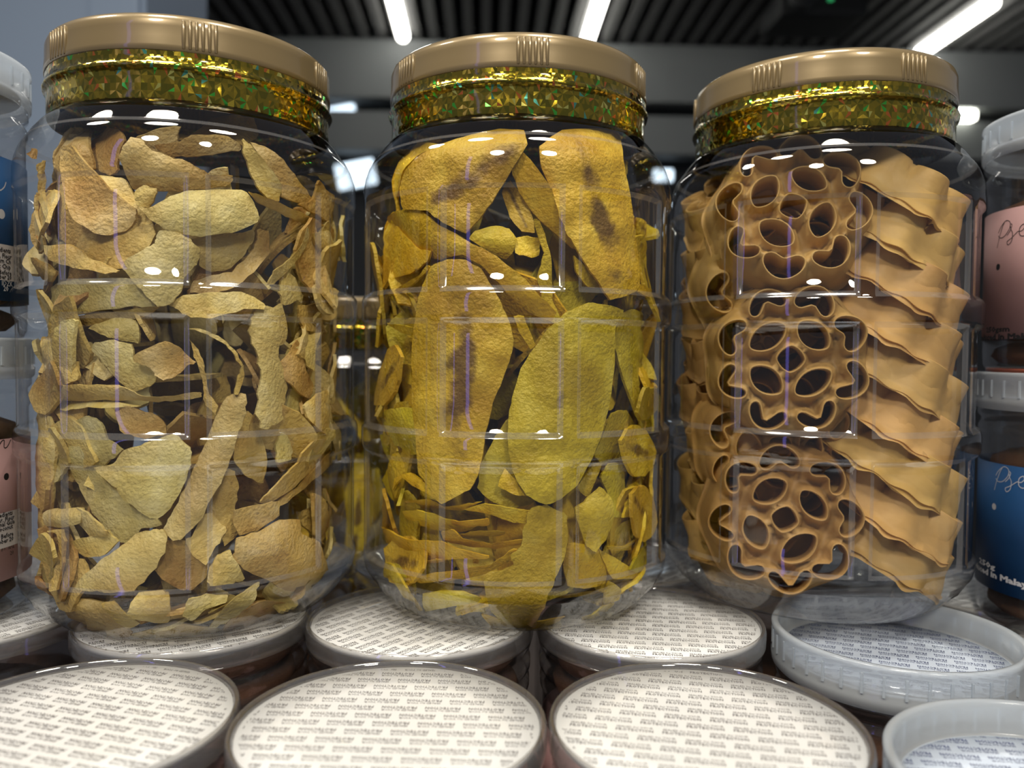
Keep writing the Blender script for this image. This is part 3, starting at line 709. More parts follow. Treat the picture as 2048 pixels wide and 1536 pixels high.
def axes(poly):
    n = len(poly); cx = sum(p[0] for p in poly) / n; cy = sum(p[1] for p in poly) / n
    sxx = sum((p[0] - cx) ** 2 for p in poly); syy = sum((p[1] - cy) ** 2 for p in poly); sxy = sum((p[0] - cx) * (p[1] - cy) for p in poly)
    a = 0.5 * math.atan2(2 * sxy, sxx - syy); e1 = (math.cos(a), math.sin(a)); e2 = (-e1[1], e1[0])
    pr = [((p[0] - cx) * e1[0] + (p[1] - cy) * e1[1], (p[0] - cx) * e2[0] + (p[1] - cy) * e2[1]) for p in poly]
    u0, u1 = min(p[0] for p in pr), max(p[0] for p in pr); v0, v1 = min(p[1] for p in pr), max(p[1] for p in pr)
    return cx, cy, e1, e2, u0, u1, v0, v1
MM = 0.001 / U
EX = []
def shell(P, T, Nrm, th, bnd):
    """closed thin body from a sheet: P front points, back = P + Nrm*th"""
    EX.clear(); n = len(P); V = list(P) + [tuple(p[c] + q[c] * th for c in range(3)) for p, q in zip(P, Nrm)]
    Fc = [tuple(f) for f in T] + [tuple(i + n for i in reversed(f)) for f in T]
    cnt = {}
    for f in T:
        for i in range(len(f)):
            a, b = f[i], f[(i + 1) % len(f)]; cnt[(a, b)] = 1
    for a, b in list(cnt):
        if (b, a) not in cnt:            # rim wall with its own points, so the edge stays crisp
            q = len(V); V += [V[b], V[a], V[a + n], V[b + n]]; Fc.append((q, q + 1, q + 2, q + 3)); EX.extend((b, a, a, b))
    return V, Fc
hseed = [0]
def hero(j, pts, depth, mat, name, label, cat, group, s1=None, s2=None, curl=None, th=1.5, jag=1.0):
    """one chip lying against the inside of jar j: outline as seen from the front, its own depth (mm behind the wall), tilt and curl"""
    hseed[0] += 1; rnd = random.Random(hseed[0] * 7 + j)
    o = [((1 - KEEN) * a[0] + KEEN * b[0], (1 - KEEN) * a[1] + KEEN * b[1]) for a, b in zip(crv(pts, 4), straight(pts, 4))]
    o = [(p[0] + jag * 3.4 * noise.noise((p[0] * .07, p[1] * .07, hseed[0] * 1.37)) + jag * rnd.uniform(-1.1, 1.1), p[1] + jag * 3.4 * noise.noise((p[0] * .07, p[1] * .07, hseed[0] * 1.37 + 50)) + jag * rnd.uniform(-1.1, 1.1)) for p in o]
    cx, cy, e1, e2, u0, u1, v0, v1 = axes(o)
    size = max(u1 - u0, 1)
    step = max(7.0, min(15.0, size / 9))
    V2, T = tri_outline(o, step)
    s1 = rnd.uniform(-3.5, 3.5) if s1 is None else s1
    s2 = rnd.uniform(-3.5, 3.5) if s2 is None else s2
    wpx = (v1 - v0)
    curl = rnd.choice((-1, 1)) * rnd.uniform(.3, 1) * min(4.5, wpx * 0.035) if curl is None else curl
    bset = set(range(len(o)))
    X, Y = JARS[j]; P, N, uvs = [], [], []
    for i, (x, y) in enumerate(V2):
        u = ((x - cx) * e1[0] + (y - cy) * e1[1] - u0) / (u1 - u0 + 1e-6); v = ((x - cx) * e2[0] + (y - cy) * e2[1] - v0) / (v1 - v0 + 1e-6)
        d = depth + abs(s1) * 0.5 + abs(s2) * 0.5 + s1 * (u - .5) + s2 * (v - .5) + max(0, -curl) + curl * (1 - (2 * v - 1) ** 2) * 1.0
        d += 1.6 * noise.noise((x * .018, y * .018, hseed[0] * 1.7)) + 0.55 * noise.noise((x * .06, y * .06, hseed[0]))
        if i in bset: d += 0.35
        d = max(d, 0.7) * MM
        r = 1.17
        for _ in range(7):
            hx, hy, hz = hit_cyl(x, y, X, Y, r)
            r = min(prof_r(hz - JB), 1.183) - 0.022 - d
        q = math.hypot(hx - X, hy - Y)
        if q > r: k = r / q; hx, hy = X + (hx - X) * k, Y + (hy - Y) * k
        P.append((hx * U, hy * U, CAMZ + hz * U)); L = math.sqrt(hx * hx + hy * hy + hz * hz)
        rad = Vector((X - hx, Y - hy, 0)).normalized() * 0.75 + Vector((hx, hy, hz)) / L * 0.25
        N.append(tuple(rad)); uvs.append((u, v))
    c = [sum(p[k] for p in P) / len(P) for k in range(3)]
    P = [tuple(p[k] - c[k] for k in range(3)) for p in P]
    V, Fc = shell(P, T, N, th * 0.001, None)
    ob = mobj(name, V, Fc, M[mat], None, True, c, uvs + uvs + [uvs[q] for q in EX])
    return setp(ob, label, cat, group)

def A(*p): return [(x / 2.363, y / 2.363) for x, y in p]
def Bq(*p): return [(x / 2.133, 600 + y / 2.133) for x, y in p]
def C(*p): return [(700 + x / 2.477, 30 + y / 2.477) for x, y in p]
def D(*p): return [(700 + x / 2.133, 600 + y / 2.133) for x, y in p]
TG, BGp = 'tapioca chips against the front of the left jar', 'banana chips against the front of the middle jar'
def tap(pts, d, m, label, **k): return hero(0, pts, d, {'': 'tapioca', 'g': 'tapioca_green', 'b': 'tapioca_brown'}[m], 'tapioca_chip', label, 'chip', TG, **k)
def ban(pts, d, m, label, **k): return hero(1, pts, d, {'': 'banana', 'g': 'banana_green', 's': 'banana_seed', 'd': 'banana_spot'}[m], 'banana_chip', label, 'chip', BGp, **k)

tap(A((290,690),(340,690),(400,770),(480,850),(560,930),(640,990),(640,1040),(600,1090),(520,1110),(440,1100),(350,1040),(310,960),(290,850),(285,750)), 1, '', 'big pale leaf shaped tapioca chip at upper left, standing on its tip', s1=3, s2=-4, curl=2.5)
tap(A((250,800),(500,830),(590,850),(640,930),(720,1060),(730,1110),(690,1190),(600,1260),(500,1280),(400,1240),(310,1160),(240,1030),(200,900)), 6, '', 'large curled tapioca chip behind the upper left leaf chip', s1=-4, s2=-5, curl=-3)
tap(A((150,590),(250,590),(330,600),(400,620),(440,760),(440,800),(300,690),(280,760),(290,860),(230,880),(190,800),(160,700)), 9, '', 'tall tapioca chip at the top left shoulder')
tap(A((400,620),(480,600),(560,610),(590,660),(560,740),(555,800),(520,830),(470,810),(440,760),(420,700)), 13, 'b', 'brown speckled tapioca chip at the top left, behind the leaf chip')
tap(A((560,740),(610,650),(660,655),(720,710),(800,740),(880,760),(950,800),(1000,830),(1100,830),(1090,870),(980,890),(850,905),(740,900),(630,890),(600,840)), 3, '', 'folded golden tapioca chip at the top centre', s1=4, s2=4, curl=-3)
tap(A((730,690),(850,670),(900,640),(1060,640),(1140,685),(1130,710),(1000,730),(880,740),(800,735)), 7, '', 'pale rim of a tapioca chip lying at the very top centre', s2=5)
tap(A((740,620),(900,640),(1000,560),(1100,540),(1200,560),(1220,640),(1150,690),(1060,650),(900,660),(820,660)), 16, 'b', 'brownish tapioca chip at the back of the top, under the foil')
tap(A((1150,655),(1190,690),(1250,760),(1330,870),(1320,950),(1270,940),(1200,860),(1170,780),(1150,710)), 3, '', 'upright yellow tapioca chip at the upper right', s1=-2, s2=6, curl=2)
tap(A((1180,670),(1280,700),(1360,780),(1420,860),(1470,940),(1440,970),(1330,930),(1330,880),(1250,770)), 7, '', 'tapioca chip leaning behind the upright one at the upper right')
tap(A((650,970),(700,985),(800,930),(900,900),(1140,895),(1200,960),(1225,1020),(1220,1050),(1100,1100),(950,1115),(870,1110),(780,1080),(700,1030)), 2.5, 'g', 'broad boat shaped tapioca chip in the upper middle', s1=1, s2=-3, curl=-2)
tap(A((640,900),(680,875),(740,890),(740,920),(700,985),(650,975),(630,940)), 5, '', 'small rounded tapioca chip at the left tip of the boat shaped one')
tap(A((740,1100),(800,1090),(900,1130),(950,1180),(930,1250),(870,1310),(860,1380),(800,1440),(750,1450),(700,1400),(640,1340),(580,1270),(600,1220),(680,1180),(730,1150)), 1.5, 'g', 'pale greenish tapioca chip hanging point down over the first rib', s1=2, s2=2, curl=-2.5)
tap(A((900,1130),(1000,1110),(1190,1090),(1200,1130),(1160,1200),(1090,1270),(1000,1285),(940,1250),(950,1180)), 8, 'g', 'greenish tapioca chip right of the hanging one')
tap(A((1100,1280),(1200,1180),(1220,1090),(1270,1090),(1270,1200),(1200,1290),(1100,1360),(1000,1390),(900,1380),(910,1330),(1010,1300)), 9, '', 'curved tapioca chip above the first rib, right of centre')
tap(A((1175,905),(1260,930),(1400,990),(1500,1040),(1570,1100),(1560,1120),(1450,1060),(1330,1010),(1230,960)), 2, '', 'long thin tapioca chip slanting down at the upper right', s2=5)
tap(A((1510,850),(1560,910),(1670,980),(1670,1060),(1580,1060),(1470,1000),(1420,970),(1480,940)), 5, 'b', 'pointed golden tapioca chip at the right shoulder')
tap(A((1450,1070),(1465,1110),(1430,1200),(1370,1270),(1290,1340),(1260,1340),(1300,1280),(1380,1220),(1430,1150)), 4, '', 'curved tapioca sliver at the right, above the first rib')
tap(A((1480,1100),(1580,1090),(1640,1150),(1650,1230),(1610,1280),(1540,1230),(1500,1170)), 4, '', 'speckled tapioca chip cluster piece near the right wall')
tap(A((1600,1180),(1660,1060),(1690,1000),(1690,1350),(1640,1370),(1600,1340)), 12, 'b', 'dark tapioca chip standing along the right wall of the left jar')
tap(A((60,770),(140,750),(180,870),(230,1000),(220,1030),(160,920),(110,840)), 4, '', 'slanting tapioca chip at the left wall, upper part')
tap(A((80,900),(120,920),(180,1060),(210,1180),(150,1200),(90,1130),(80,1020),(95,970)), 3, 'g', 'upright tapioca chip pressed to the left wall')
tap(A((150,900),(230,900),(250,1030),(260,1100),(220,1140),(180,1060),(150,960)), 8, '', 'tapioca chip between the left wall and the big leaf chip')
tap(A((210,1160),(330,1150),(430,1220),(560,1280),(480,1290),(350,1260),(230,1230)), 3, '', 'flat tapioca chip under the curled one on the left')
tap(A((140,1220),(200,1240),(260,1280),(240,1330),(170,1320),(140,1280)), 3, 'b', 'crumbly tapioca bit at the left wall above the first rib')
tap(A((50,715),(140,700),(145,740),(90,740)), 2, 'b', 'little brown tapioca stick at the left shoulder')
tap(A((230,1370),(290,1330),(600,1310),(640,1340),(700,1400),(730,1450),(600,1450),(460,1470),(300,1500),(240,1480),(220,1430)), 6, 'g', 'wide olive tapioca chip across the first rib on the left')
tap(A((790,1430),(860,1400),(1000,1380),(1140,1380),(1250,1430),(1250,1460),(1150,1460),(1000,1500),(900,1500),(830,1460)), 4, '', 'long tapioca chip lying along the first rib, right of centre')
tap(Bq((240,140),(250,80),(560,40),(700,20),(600,80),(500,90),(380,110),(300,130)), 8, '', 'pale tapioca chip edge just under the first rib on the left')
tap(Bq((380,120),(420,100),(560,60),(590,100),(590,185),(500,165),(430,150)), 9, 'g', 'torn tapioca chip below the first rib, left of centre')
tap(Bq((390,210),(410,180),(480,170),(560,190),(570,240),(640,290),(665,330),(640,370),(570,390),(510,350),(440,270)), 6, 'g', 'olive green tapioca chip in the middle tier, left of centre')
tap(Bq((565,240),(660,190),(720,175),(770,210),(835,265),(800,280),(760,320),(700,345),(660,320),(640,290),(570,260)), 2, '', 'spiky star shaped tapioca chip in the middle tier')
tap(Bq((320,220),(380,180),(400,220),(440,280),(490,320),(440,340),(390,310),(340,260)), 9, 'g', 'tapioca chip half hidden behind the olive one')
tap(Bq((210,400),(230,365),(330,360),(480,360),(540,380),(600,410),(700,410),(860,395),(860,415),(760,430),(650,435),(540,425),(420,430),(300,430),(220,430)), 2, '', 'long horizontal tapioca strip in the middle tier', s2=5, curl=-2)
tap(Bq((200,440),(300,440),(450,430),(600,450),(500,460),(370,460),(280,470),(215,460)), 5, '', 'thin tapioca strip just under the long horizontal one')
tap(Bq((800,120),(850,120),(930,150),(1000,210),(1040,280),(1040,340),(1020,405),(1000,400),(1010,340),(1030,290),(990,220),(930,170),(870,140)), 1.5, '', 'thin arched tapioca sliver in the centre of the left jar', s1=1, curl=0)
tap(Bq((805,165),(840,210),(870,270),(880,330),(890,400),(930,450),(920,490),(880,450),(865,380),(860,320),(830,240)), 5, '', 'narrow upright tapioca sliver left of the arched one')
tap(Bq((970,410),(1010,400),(1050,400),(1050,480),(1020,560),(990,660),(950,760),(900,850),(860,930),(780,1020),(740,1025),(695,985),(730,920),(790,800),(840,690),(880,600),(920,500)), 1, 'g', 'long diagonal tapioca strip across the second rib', s1=-1, s2=-4, curl=-2)
tap(Bq((400,720),(480,700),(530,640),(620,610),(740,570),(810,630),(815,680),(790,770),(740,870),(680,935),(640,930),(590,900),(530,850),(480,790)), 2, 'g', 'large triangular pale tapioca chip on the second rib', s1=2, s2=3, curl=-2)
tap(Bq((220,520),(310,520),(370,490),(430,530),(460,590),(520,640),(450,700),(420,740),(480,800),(560,880),(650,920),(690,960),(600,980),(560,1030),(510,1030),(440,970),(380,880),(330,790),(290,700),(240,640)), 6, 'g', 'long tapioca strip slanting down on the left across the second rib', s1=2, s2=2)
tap(Bq((490,460),(540,450),(640,480),(700,520),(710,570),(620,590),(560,580),(510,560)), 6, '', 'tapioca chip just above the triangular one')
tap(Bq((1070,100),(1100,30),(1200,20),(1280,0),(1290,-30),(1240,-110),(1190,-60),(1200,0),(1230,130),(1200,200),(1200,260),(1230,350),(1210,450),(1200,520),(1120,550),(1095,480),(1110,380),(1110,270),(1070,160)), 4, 'g', 'tall ragged tapioca chip hanging through the first rib on the right', jag=2)
tap(Bq((1280,20),(1430,10),(1465,40),(1450,130),(1390,140),(1300,130),(1280,90)), 6, '', 'golden tapioca chip on the right just under the first rib')
tap(Bq((1240,190),(1300,150),(1370,140),(1350,200),(1340,300),(1310,280),(1290,220)), 2.5, '', 'hooked tapioca bit at the right of the middle tier')
tap(Bq((1190,280),(1240,220),(1270,170),(1290,230),(1310,300),(1340,370),(1320,425),(1250,370),(1200,320)), 5, 'b', 'brown stained tapioca chip at the right of the middle tier')
tap(Bq((1240,380),(1290,400),(1300,500),(1270,600),(1240,680),(1180,690),(1180,620),(1210,520)), 6, 'g', 'tapioca chip hanging over the second rib on the right')
tap(Bq((1300,450),(1380,390),(1410,380),(1420,480),(1400,580),(1350,540),(1310,500)), 1.5, '', 'small triangular tapioca chip near the right wall', s1=3)
tap(Bq((1340,600),(1410,590),(1420,630),(1380,680),(1300,760),(1220,830),(1130,870),(1110,860),(1180,790),(1250,720)), 2, '', 'rough edged tapioca strip slanting under the second rib on the right', s2=6)
tap(Bq((1420,640),(1420,700),(1300,800),(1200,880),(1130,890),(1220,840),(1320,750)), 7, 'b', 'dark browned edge of a tapioca chip under the slanting strip')
tap(Bq((1000,900),(1080,880),(1190,860),(1190,920),(1100,980),(1020,1000),(1000,950)), 4, '', 'squarish tapioca chip in the lowest tier, right of centre')
tap(Bq((1000,1080),(1010,1020),(1100,990),(1200,940),(1280,935),(1290,1000),(1360,1030),(1400,1150),(1330,1250),(1230,1240),(1150,1200),(1060,1160),(990,1110)), 2, '', 'wide tapioca chip at the lower right of the left jar', s1=2, s2=3)
tap(Bq((820,1010),(860,920),(900,910),(960,970),(960,1000),(910,1070),(880,1130),(820,1090),(790,1020)), 6, '', 'tapioca chip right of the diagonal strip foot')
tap(Bq((880,900),(960,720),(1000,730),(1020,800),(1000,900),(1020,990),(960,1050),(930,960)), 8, '', 'tapioca chip behind the diagonal strip, right side')
tap(Bq((1000,600),(1060,470),(1110,560),(1140,680),(1120,780),(1060,760),(1000,690)), 8, '', 'curled tapioca chip right of the diagonal strip at the second rib')
tap(Bq((340,1190),(430,1110),(500,1060),(580,1000),(650,980),(700,980),(715,1010),(700,1080),(650,1160),(570,1240),(480,1250),(350,1240),(270,1220),(290,1190)), 1.5, 'g', 'broad greenish tapioca chip at the lower left front', s1=-2, s2=-3, curl=-2)
tap(Bq((300,1030),(380,1010),(460,985),(500,1035),(440,1090),(370,1100),(310,1070)), 4, '', 'ragged tapioca bit above the broad greenish chip')
tap(Bq((700,1060),(720,1020),(790,1030),(860,1070),(890,1130),(880,1180),(830,1230),(770,1240),(690,1190),(660,1150)), 6, 'b', 'brown crusted tapioca chip at the bottom centre')
tap(Bq((890,1160),(930,1090),(980,1070),(1045,1190),(990,1210),(900,1220),(880,1200)), 3, '', 'triangular tapioca chip at the bottom, right of centre')
tap(Bq((560,1290),(590,1250),(690,1240),(720,1260),(725,1340),(720,1380),(600,1370),(540,1350)), 1.5, '', 'square tapioca chip at the foot of the left jar')
tap(Bq((430,1295),(480,1290),(550,1350),(600,1380),(540,1400),(470,1350)), 2, '', 'tapioca chip leaning at the foot, left of the square one')
tap(Bq((780,1350),(800,1280),(880,1260),(970,1260),(960,1290),(880,1320),(820,1370)), 2, 'g', 'tapioca chip at the foot, right of the square one')
tap(Bq((890,1400),(960,1310),(1060,1230),(1105,1200),(1090,1280),(1020,1340),(960,1380)), 2, 'g', 'slanting tapioca chip at the foot on the right')
tap(Bq((180,930),(190,905),(250,890),(350,890),(340,950),(280,970),(200,965)), 4, 'g', 'greenish tapioca bit at the left of the lowest tier')
tap(Bq((310,885),(350,895),(430,960),(450,1000),(380,1010),(330,940)), 3, '', 'small pointed tapioca bit in the lowest tier on the left')
tap(Bq((90,640),(110,530),(150,450),(190,470),(230,560),(230,700),(220,850),(180,1000),(100,1030),(85,900),(90,760)), 4, '', 'tall pale tapioca chip pressed to the left wall at the second rib')
tap(Bq((130,1180),(160,1090),(200,1000),(260,1000),(270,1080),(250,1200),(190,1230)), 5, 'g', 'tapioca chip at the lower left wall')
tap(Bq((200,985),(260,980),(275,1050),(260,1150),(240,1240),(210,1240),(230,1150),(250,1060),(245,1000)), 1.5, '', 'thin hooked tapioca strip at the lower left')
tap(Bq((120,180),(160,160),(250,200),(300,290),(330,260),(330,340),(270,360),(200,320),(140,250)), 5, '', 'folded tapioca chip at the left wall under the first rib')
tap(Bq((80,1190),(150,1180),(200,1230),(210,1290),(170,1300),(110,1260)), 3, 'b', 'toasted tapioca chip at the bottom left corner')
tap(Bq((210,1300),(350,1270),(430,1290),(560,1420),(520,1450),(400,1420),(280,1380)), 3, '', 'tapioca chip lying on the jar floor, left')
tap(Bq((550,1430),(740,1380),(900,1400),(1000,1410),(900,1430),(700,1455),(580,1450)), 3, '', 'tapioca chip lying on the jar floor, centre')
tap(Bq((930,1430),(1000,1350),(1110,1290),(1250,1290),(1220,1350),(1100,1390),(1000,1420)), 4, 'b', 'tapioca chip lying on the jar floor, right')
tap(Bq((1300,900),(1400,850),(1490,800),(1500,1000),(1440,1100),(1370,1030),(1290,960)), 9, 'b', 'brown tapioca chip at the lower right wall')
tap(Bq((1370,1150),(1440,1160),(1410,1240),(1300,1290),(1290,1240)), 5, 'g', 'tapioca chip at the bottom right corner')

ban(C((740,565),(860,570),(878,640),(800,770),(720,900),(640,1010),(570,1080),(500,1050),(420,1000),(380,970),(260,960),(245,860),(270,770),(350,690),(450,640),(600,590)), 1.5, 's', 'big slanting banana chip with brown seed line at the upper left', s1=3, s2=-2, curl=-2, jag=.6)
ban(C((300,630),(440,640),(330,700),(260,770),(240,880),(200,970),(80,1030),(70,1000),(130,880),(200,760)), 7, '', 'banana chip edge leaning behind the big upper left one', jag=.6)
ban(C((80,1040),(180,970),(260,1080),(340,1160),(400,1170),(380,1220),(300,1280),(150,1320),(90,1280),(70,1150)), 5, '', 'broad banana chip at the left wall above the first rib', jag=.6)
ban(C((180,1010),(230,970),(350,965),(420,1030),(520,1080),(600,1130),(700,1180),(800,1250),(870,1310),(920,1370),(1030,1480),(1000,1520),(900,1480),(800,1400),(720,1310),(650,1240),(560,1190),(440,1210),(350,1190),(270,1150),(210,1090)), 1, '', 'long twisted banana strip slanting across the upper middle', s1=-2, s2=6, curl=-2, jag=.6)
ban(C((590,1110),(620,1070),(720,1040),(790,1060),(825,1110),(810,1170),(770,1210),(700,1180)), 5, '', 'small folded banana chip above the twisted strip', jag=.6)
ban(C((820,1105),(880,1095),(940,1110),(940,1190),(900,1200),(820,1180)), 8, '', 'rolled banana chip right of the folded one', jag=.6)
ban(C((750,880),(790,820),(860,900),(900,980),(920,1080),(850,1070),(790,1000)), 12, 's', 'banana chip deep between the two big upper ones', jag=.6)
ban(C((800,760),(860,680),(1000,860),(1040,1000),(1120,1160),(1050,1110),(960,1040),(890,960),(840,880)), 5, '', 'banana chip edge left of the big upper right one', s2=5, jag=.6)
ban(C((940,650),(1050,570),(1300,560),(1340,600),(1360,750),(1390,900),(1410,1050),(1430,1200),(1435,1340),(1400,1380),(1290,1410),(1240,1330),(1180,1250),(1130,1170),(1080,1090),(1040,1000),(1000,870),(950,760)), 1.5, 's', 'largest banana chip with brown streak at the upper right', s1=-2, s2=2, curl=-2, jag=.6)
ban(C((910,1010),(940,1020),(970,1100),(1000,1200),(1000,1330),(1010,1430),(1060,1536),(990,1520),(950,1400),(930,1300),(960,1180),(930,1080)), 2.5, 'g', 'narrow upright banana strip in the middle of the jar', s2=5, jag=.6)
ban(C((1420,1000),(1540,1060),(1540,1160),(1500,1140),(1430,1120)), 6, 's', 'banana chip corner at the right wall, upper part', jag=.6)
ban(C((1420,1130),(1500,1160),(1540,1230),(1535,1330),(1450,1310),(1440,1230)), 7, '', 'banana chip at the right wall below the corner piece', jag=.6)
ban(C((1430,1330),(1500,1360),(1575,1410),(1480,1400),(1430,1370)), 2, '', 'pointed banana sliver at the first rib on the right', jag=.6)
ban(C((80,1415),(220,1360),(340,1290),(380,1240),(390,1260),(300,1340),(180,1400)), 3, '', 'thin banana sliver at the first rib on the left', jag=.6)
ban(C((1110,1190),(1180,1260),(1250,1350),(1180,1350),(1120,1270)), 6, '', 'banana chip under the edge of the largest one', jag=.6)
ban(C((1010,1330),(1130,1320),(1240,1360),(1180,1430),(1060,1480),(1020,1430)), 10, 'g', 'banana chip deep at the first rib, right of centre', jag=.6)
ban([(862,532),(893,518),(930,520),(962,538),(983,571),(1003,607),(1019,647),(1028,680),(1023,712),(1005,759),(986,806),(972,862),(965,909),(955,952),(939,980),(902,998),(883,1008),(859,989),(850,966),(836,942),(831,881),(824,806),(823,731),(827,656),(836,600),(845,570)], 1.2, 's', 'long oval banana chip with dark brown centre in the middle tier', s1=1, s2=2, curl=-1.5, jag=.6)
ban(D((1020,10),(1090,20),(1170,45),(1135,120),(1130,250),(1110,430),(1070,590),(1020,700),(970,790),(900,850),(840,875),(800,860),(750,830),(700,750),(675,640),(675,520),(690,420),(730,290),(780,210),(850,120),(930,50)), 1.2, 'd', 'long oval greenish banana chip with small dark spot', s1=-1, s2=-2, curl=-2, jag=.6)
ban(D((1150,60),(1210,40),(1255,60),(1240,120),(1260,200),(1290,240),(1270,330),(1240,400),(1250,470),(1270,540),(1260,640),(1240,520),(1190,400),(1150,280),(1130,180),(1140,110)), 4, 'g', 'narrow banana chip right of the spotted one', s2=-4, jag=.6)
ban(D((1255,60),(1330,0),(1330,150),(1290,130),(1260,110)), 8, '', 'banana chip corner at the right wall under the first rib', jag=.6)
ban(D((1120,480),(1180,470),(1220,540),(1255,620),(1255,670),(1160,680),(1070,700),(1040,660),(1080,580)), 5, 'g', 'pale broken banana chip at the second rib on the right', jag=.8)
ban(D((85,60),(150,10),(260,0),(262,230),(150,260),(110,190)), 12, 'g', 'shaded banana chip at the left wall under the first rib', jag=.6)
ban(D((80,340),(130,290),(200,265),(260,280),(260,360),(200,335),(100,390)), 6, '', 'banana chip edge at the left wall in the middle tier', jag=.6)
ban(D((100,390),(190,335),(260,345),(265,470),(180,460),(100,460)), 9, '', 'banana chip behind the left edge piece', jag=.6)
ban(D((80,510),(170,465),(270,465),(285,660),(200,640),(120,600),(80,560)), 4, 'g', 'olive banana chip at the left wall at the second rib', jag=.6)
ban(D((180,810),(190,760),(250,735),(320,780),(340,830),(280,800),(220,760)), 3, '', 'hooked banana bit under the second rib on the left', jag=.6)
ban(D((560,700),(620,580),(680,500),(690,620),(700,750),(790,860),(680,890),(590,850),(545,800)), 6, 'g', 'banana chip between the two long ovals', jag=.6)
ban(D((630,790),(660,720),(720,780),(770,840),(700,830)), 4, '', 'small banana bit in front of the chip between the ovals', jag=.6)
ban(D((970,800),(1040,700),(1075,700),(1020,840)), 5, 'g', 'banana chip tip right of the spotted oval foot', jag=.6)
ban(D((960,890),(1010,850),(1070,800),(1120,850),(1125,930),(1100,1010),(1050,1075),(1010,1050),(980,980)), 1.5, 'g', 'small rounded banana chip in the lowest tier, right of centre', jag=.8)
ban(D((1070,760),(1110,700),(1170,700),(1170,920),(1120,920),(1100,830)), 6, 'g', 'upright banana chip behind the small rounded one', jag=.6)
ban(D((1200,790),(1270,740),(1330,760),(1330,840),(1270,890),(1170,930),(1180,870)), 5, '', 'banana chip at the right wall in the lowest tier', jag=.6)
ban(D((740,970),(770,890),(840,880),(930,920),(930,980),(920,1080),(880,1190),(840,1280),(790,1390),(720,1400),(640,1370),(590,1310),(570,1200),(580,1170),(650,1160),(700,1130),(690,1090),(730,1050)), 1, 'g', 'ragged upright banana chip at the bottom centre', s1=1, s2=2, jag=1.4)
for pts, d, lb in ((D((200,860),(330,850),(400,880),(500,870),(560,860),(480,895),(330,890),(230,885)), 4, 'topmost'), (D((220,900),(300,900),(400,930),(540,970),(480,990),(360,980),(260,950)), 4, 'second from top'),
                   (D((430,940),(500,945),(590,930),(590,965),(500,970),(440,960)), 2, 'short middle'), (D((470,1000),(550,985),(650,985),(660,1000),(600,1010),(500,1015)), 4, 'thin lower middle'),
                   (D((390,990),(440,980),(480,1020),(600,1040),(740,1020),(720,1045),(620,1060),(500,1050),(400,1030)), 1.5, 'upturned'), (D((95,970),(150,980),(240,1020),(380,1030),(450,1060),(590,1090),(580,1105),(480,1105),(330,1110),(230,1080),(150,1050),(110,1020)), 2, 'longest'),
                   (D((230,1120),(360,1105),(400,1115),(300,1130)), 4, 'shortest'), (D((265,1190),(330,1170),(480,1150),(600,1130),(700,1060),(720,1080),(620,1150),(500,1190),(400,1200),(300,1210)), 3, 'lowest slanting')):
    ban(pts, d, '', lb + ' flat banana chip of the stacked ones in the lowest tier', s2=7, curl=0, jag=.8)
ban(D((485,895),(570,870),(700,890),(770,900),(750,950),(700,950),(600,915)), 3, '', 'banana chip edge left of the ragged upright one', s2=4, jag=.6)
ban(D((100,1050),(170,1090),(230,1150),(270,1210),(275,1260),(200,1240),(140,1190),(110,1130)), 4, 'g', 'banana chip at the lower left wall', jag=.6)
ban(D((150,1120),(180,1130),(240,1230),(300,1330),(230,1300),(160,1230),(140,1180)), 1.5, 'g', 'pointed banana chip in front at the lower left', jag=.6)
ban(D((320,1330),(310,1250),(450,1240),(560,1270),(540,1290),(420,1310)), 3, 'g', 'banana chip at the foot, left of centre', jag=.8)
ban(D((1060,1060),(1130,1100),(1230,1160),(1300,1200),(1220,1190),(1120,1190),(1090,1130)), 4, '', 'slanting banana chip at the lower right', jag=.6)
ban(D((930,1040),(1060,1050),(1090,1130),(1090,1210),(1000,1230),(930,1220),(910,1130)), 6, '', 'banana chip right of the ragged upright one', jag=.6)
ban(D((1090,1250),(1110,1200),(1160,1240),(1130,1290),(1090,1300)), 2, 'g', 'pale banana bit at the bottom right', jag=.8)
ban(D((1200,1150),(1250,1060),(1330,1010),(1330,1100),(1300,1190)), 4, 'g', 'banana chip at the lower right wall', jag=.6)
ban(D((1100,1050),(1180,1050),(1280,980),(1280,1020),(1200,1065),(1120,1070)), 3, '', 'flat banana sliver right of the small rounded chip', s2=5, jag=.6)
ban(D((560,1340),(700,1380),(830,1370),(920,1350),(860,1390),(740,1410),(600,1390)), 4, '', 'banana chip lying on the jar floor, centre', jag=.6)
ban(D((1000,1380),(1080,1310),(1130,1290),(1100,1360),(1050,1400)), 3, 'g', 'banana chip lying on the jar floor, right', jag=.6)
ban(D((155,100),(200,105),(265,115),(265,150),(220,140)), 3, '', 'banana tip poking out left of the long brown oval', jag=.6)
ban(D((700,70),(740,70),(790,190),(770,210),(720,130)), 4, '', 'banana tip between the tops of the two long ovals', jag=.6)

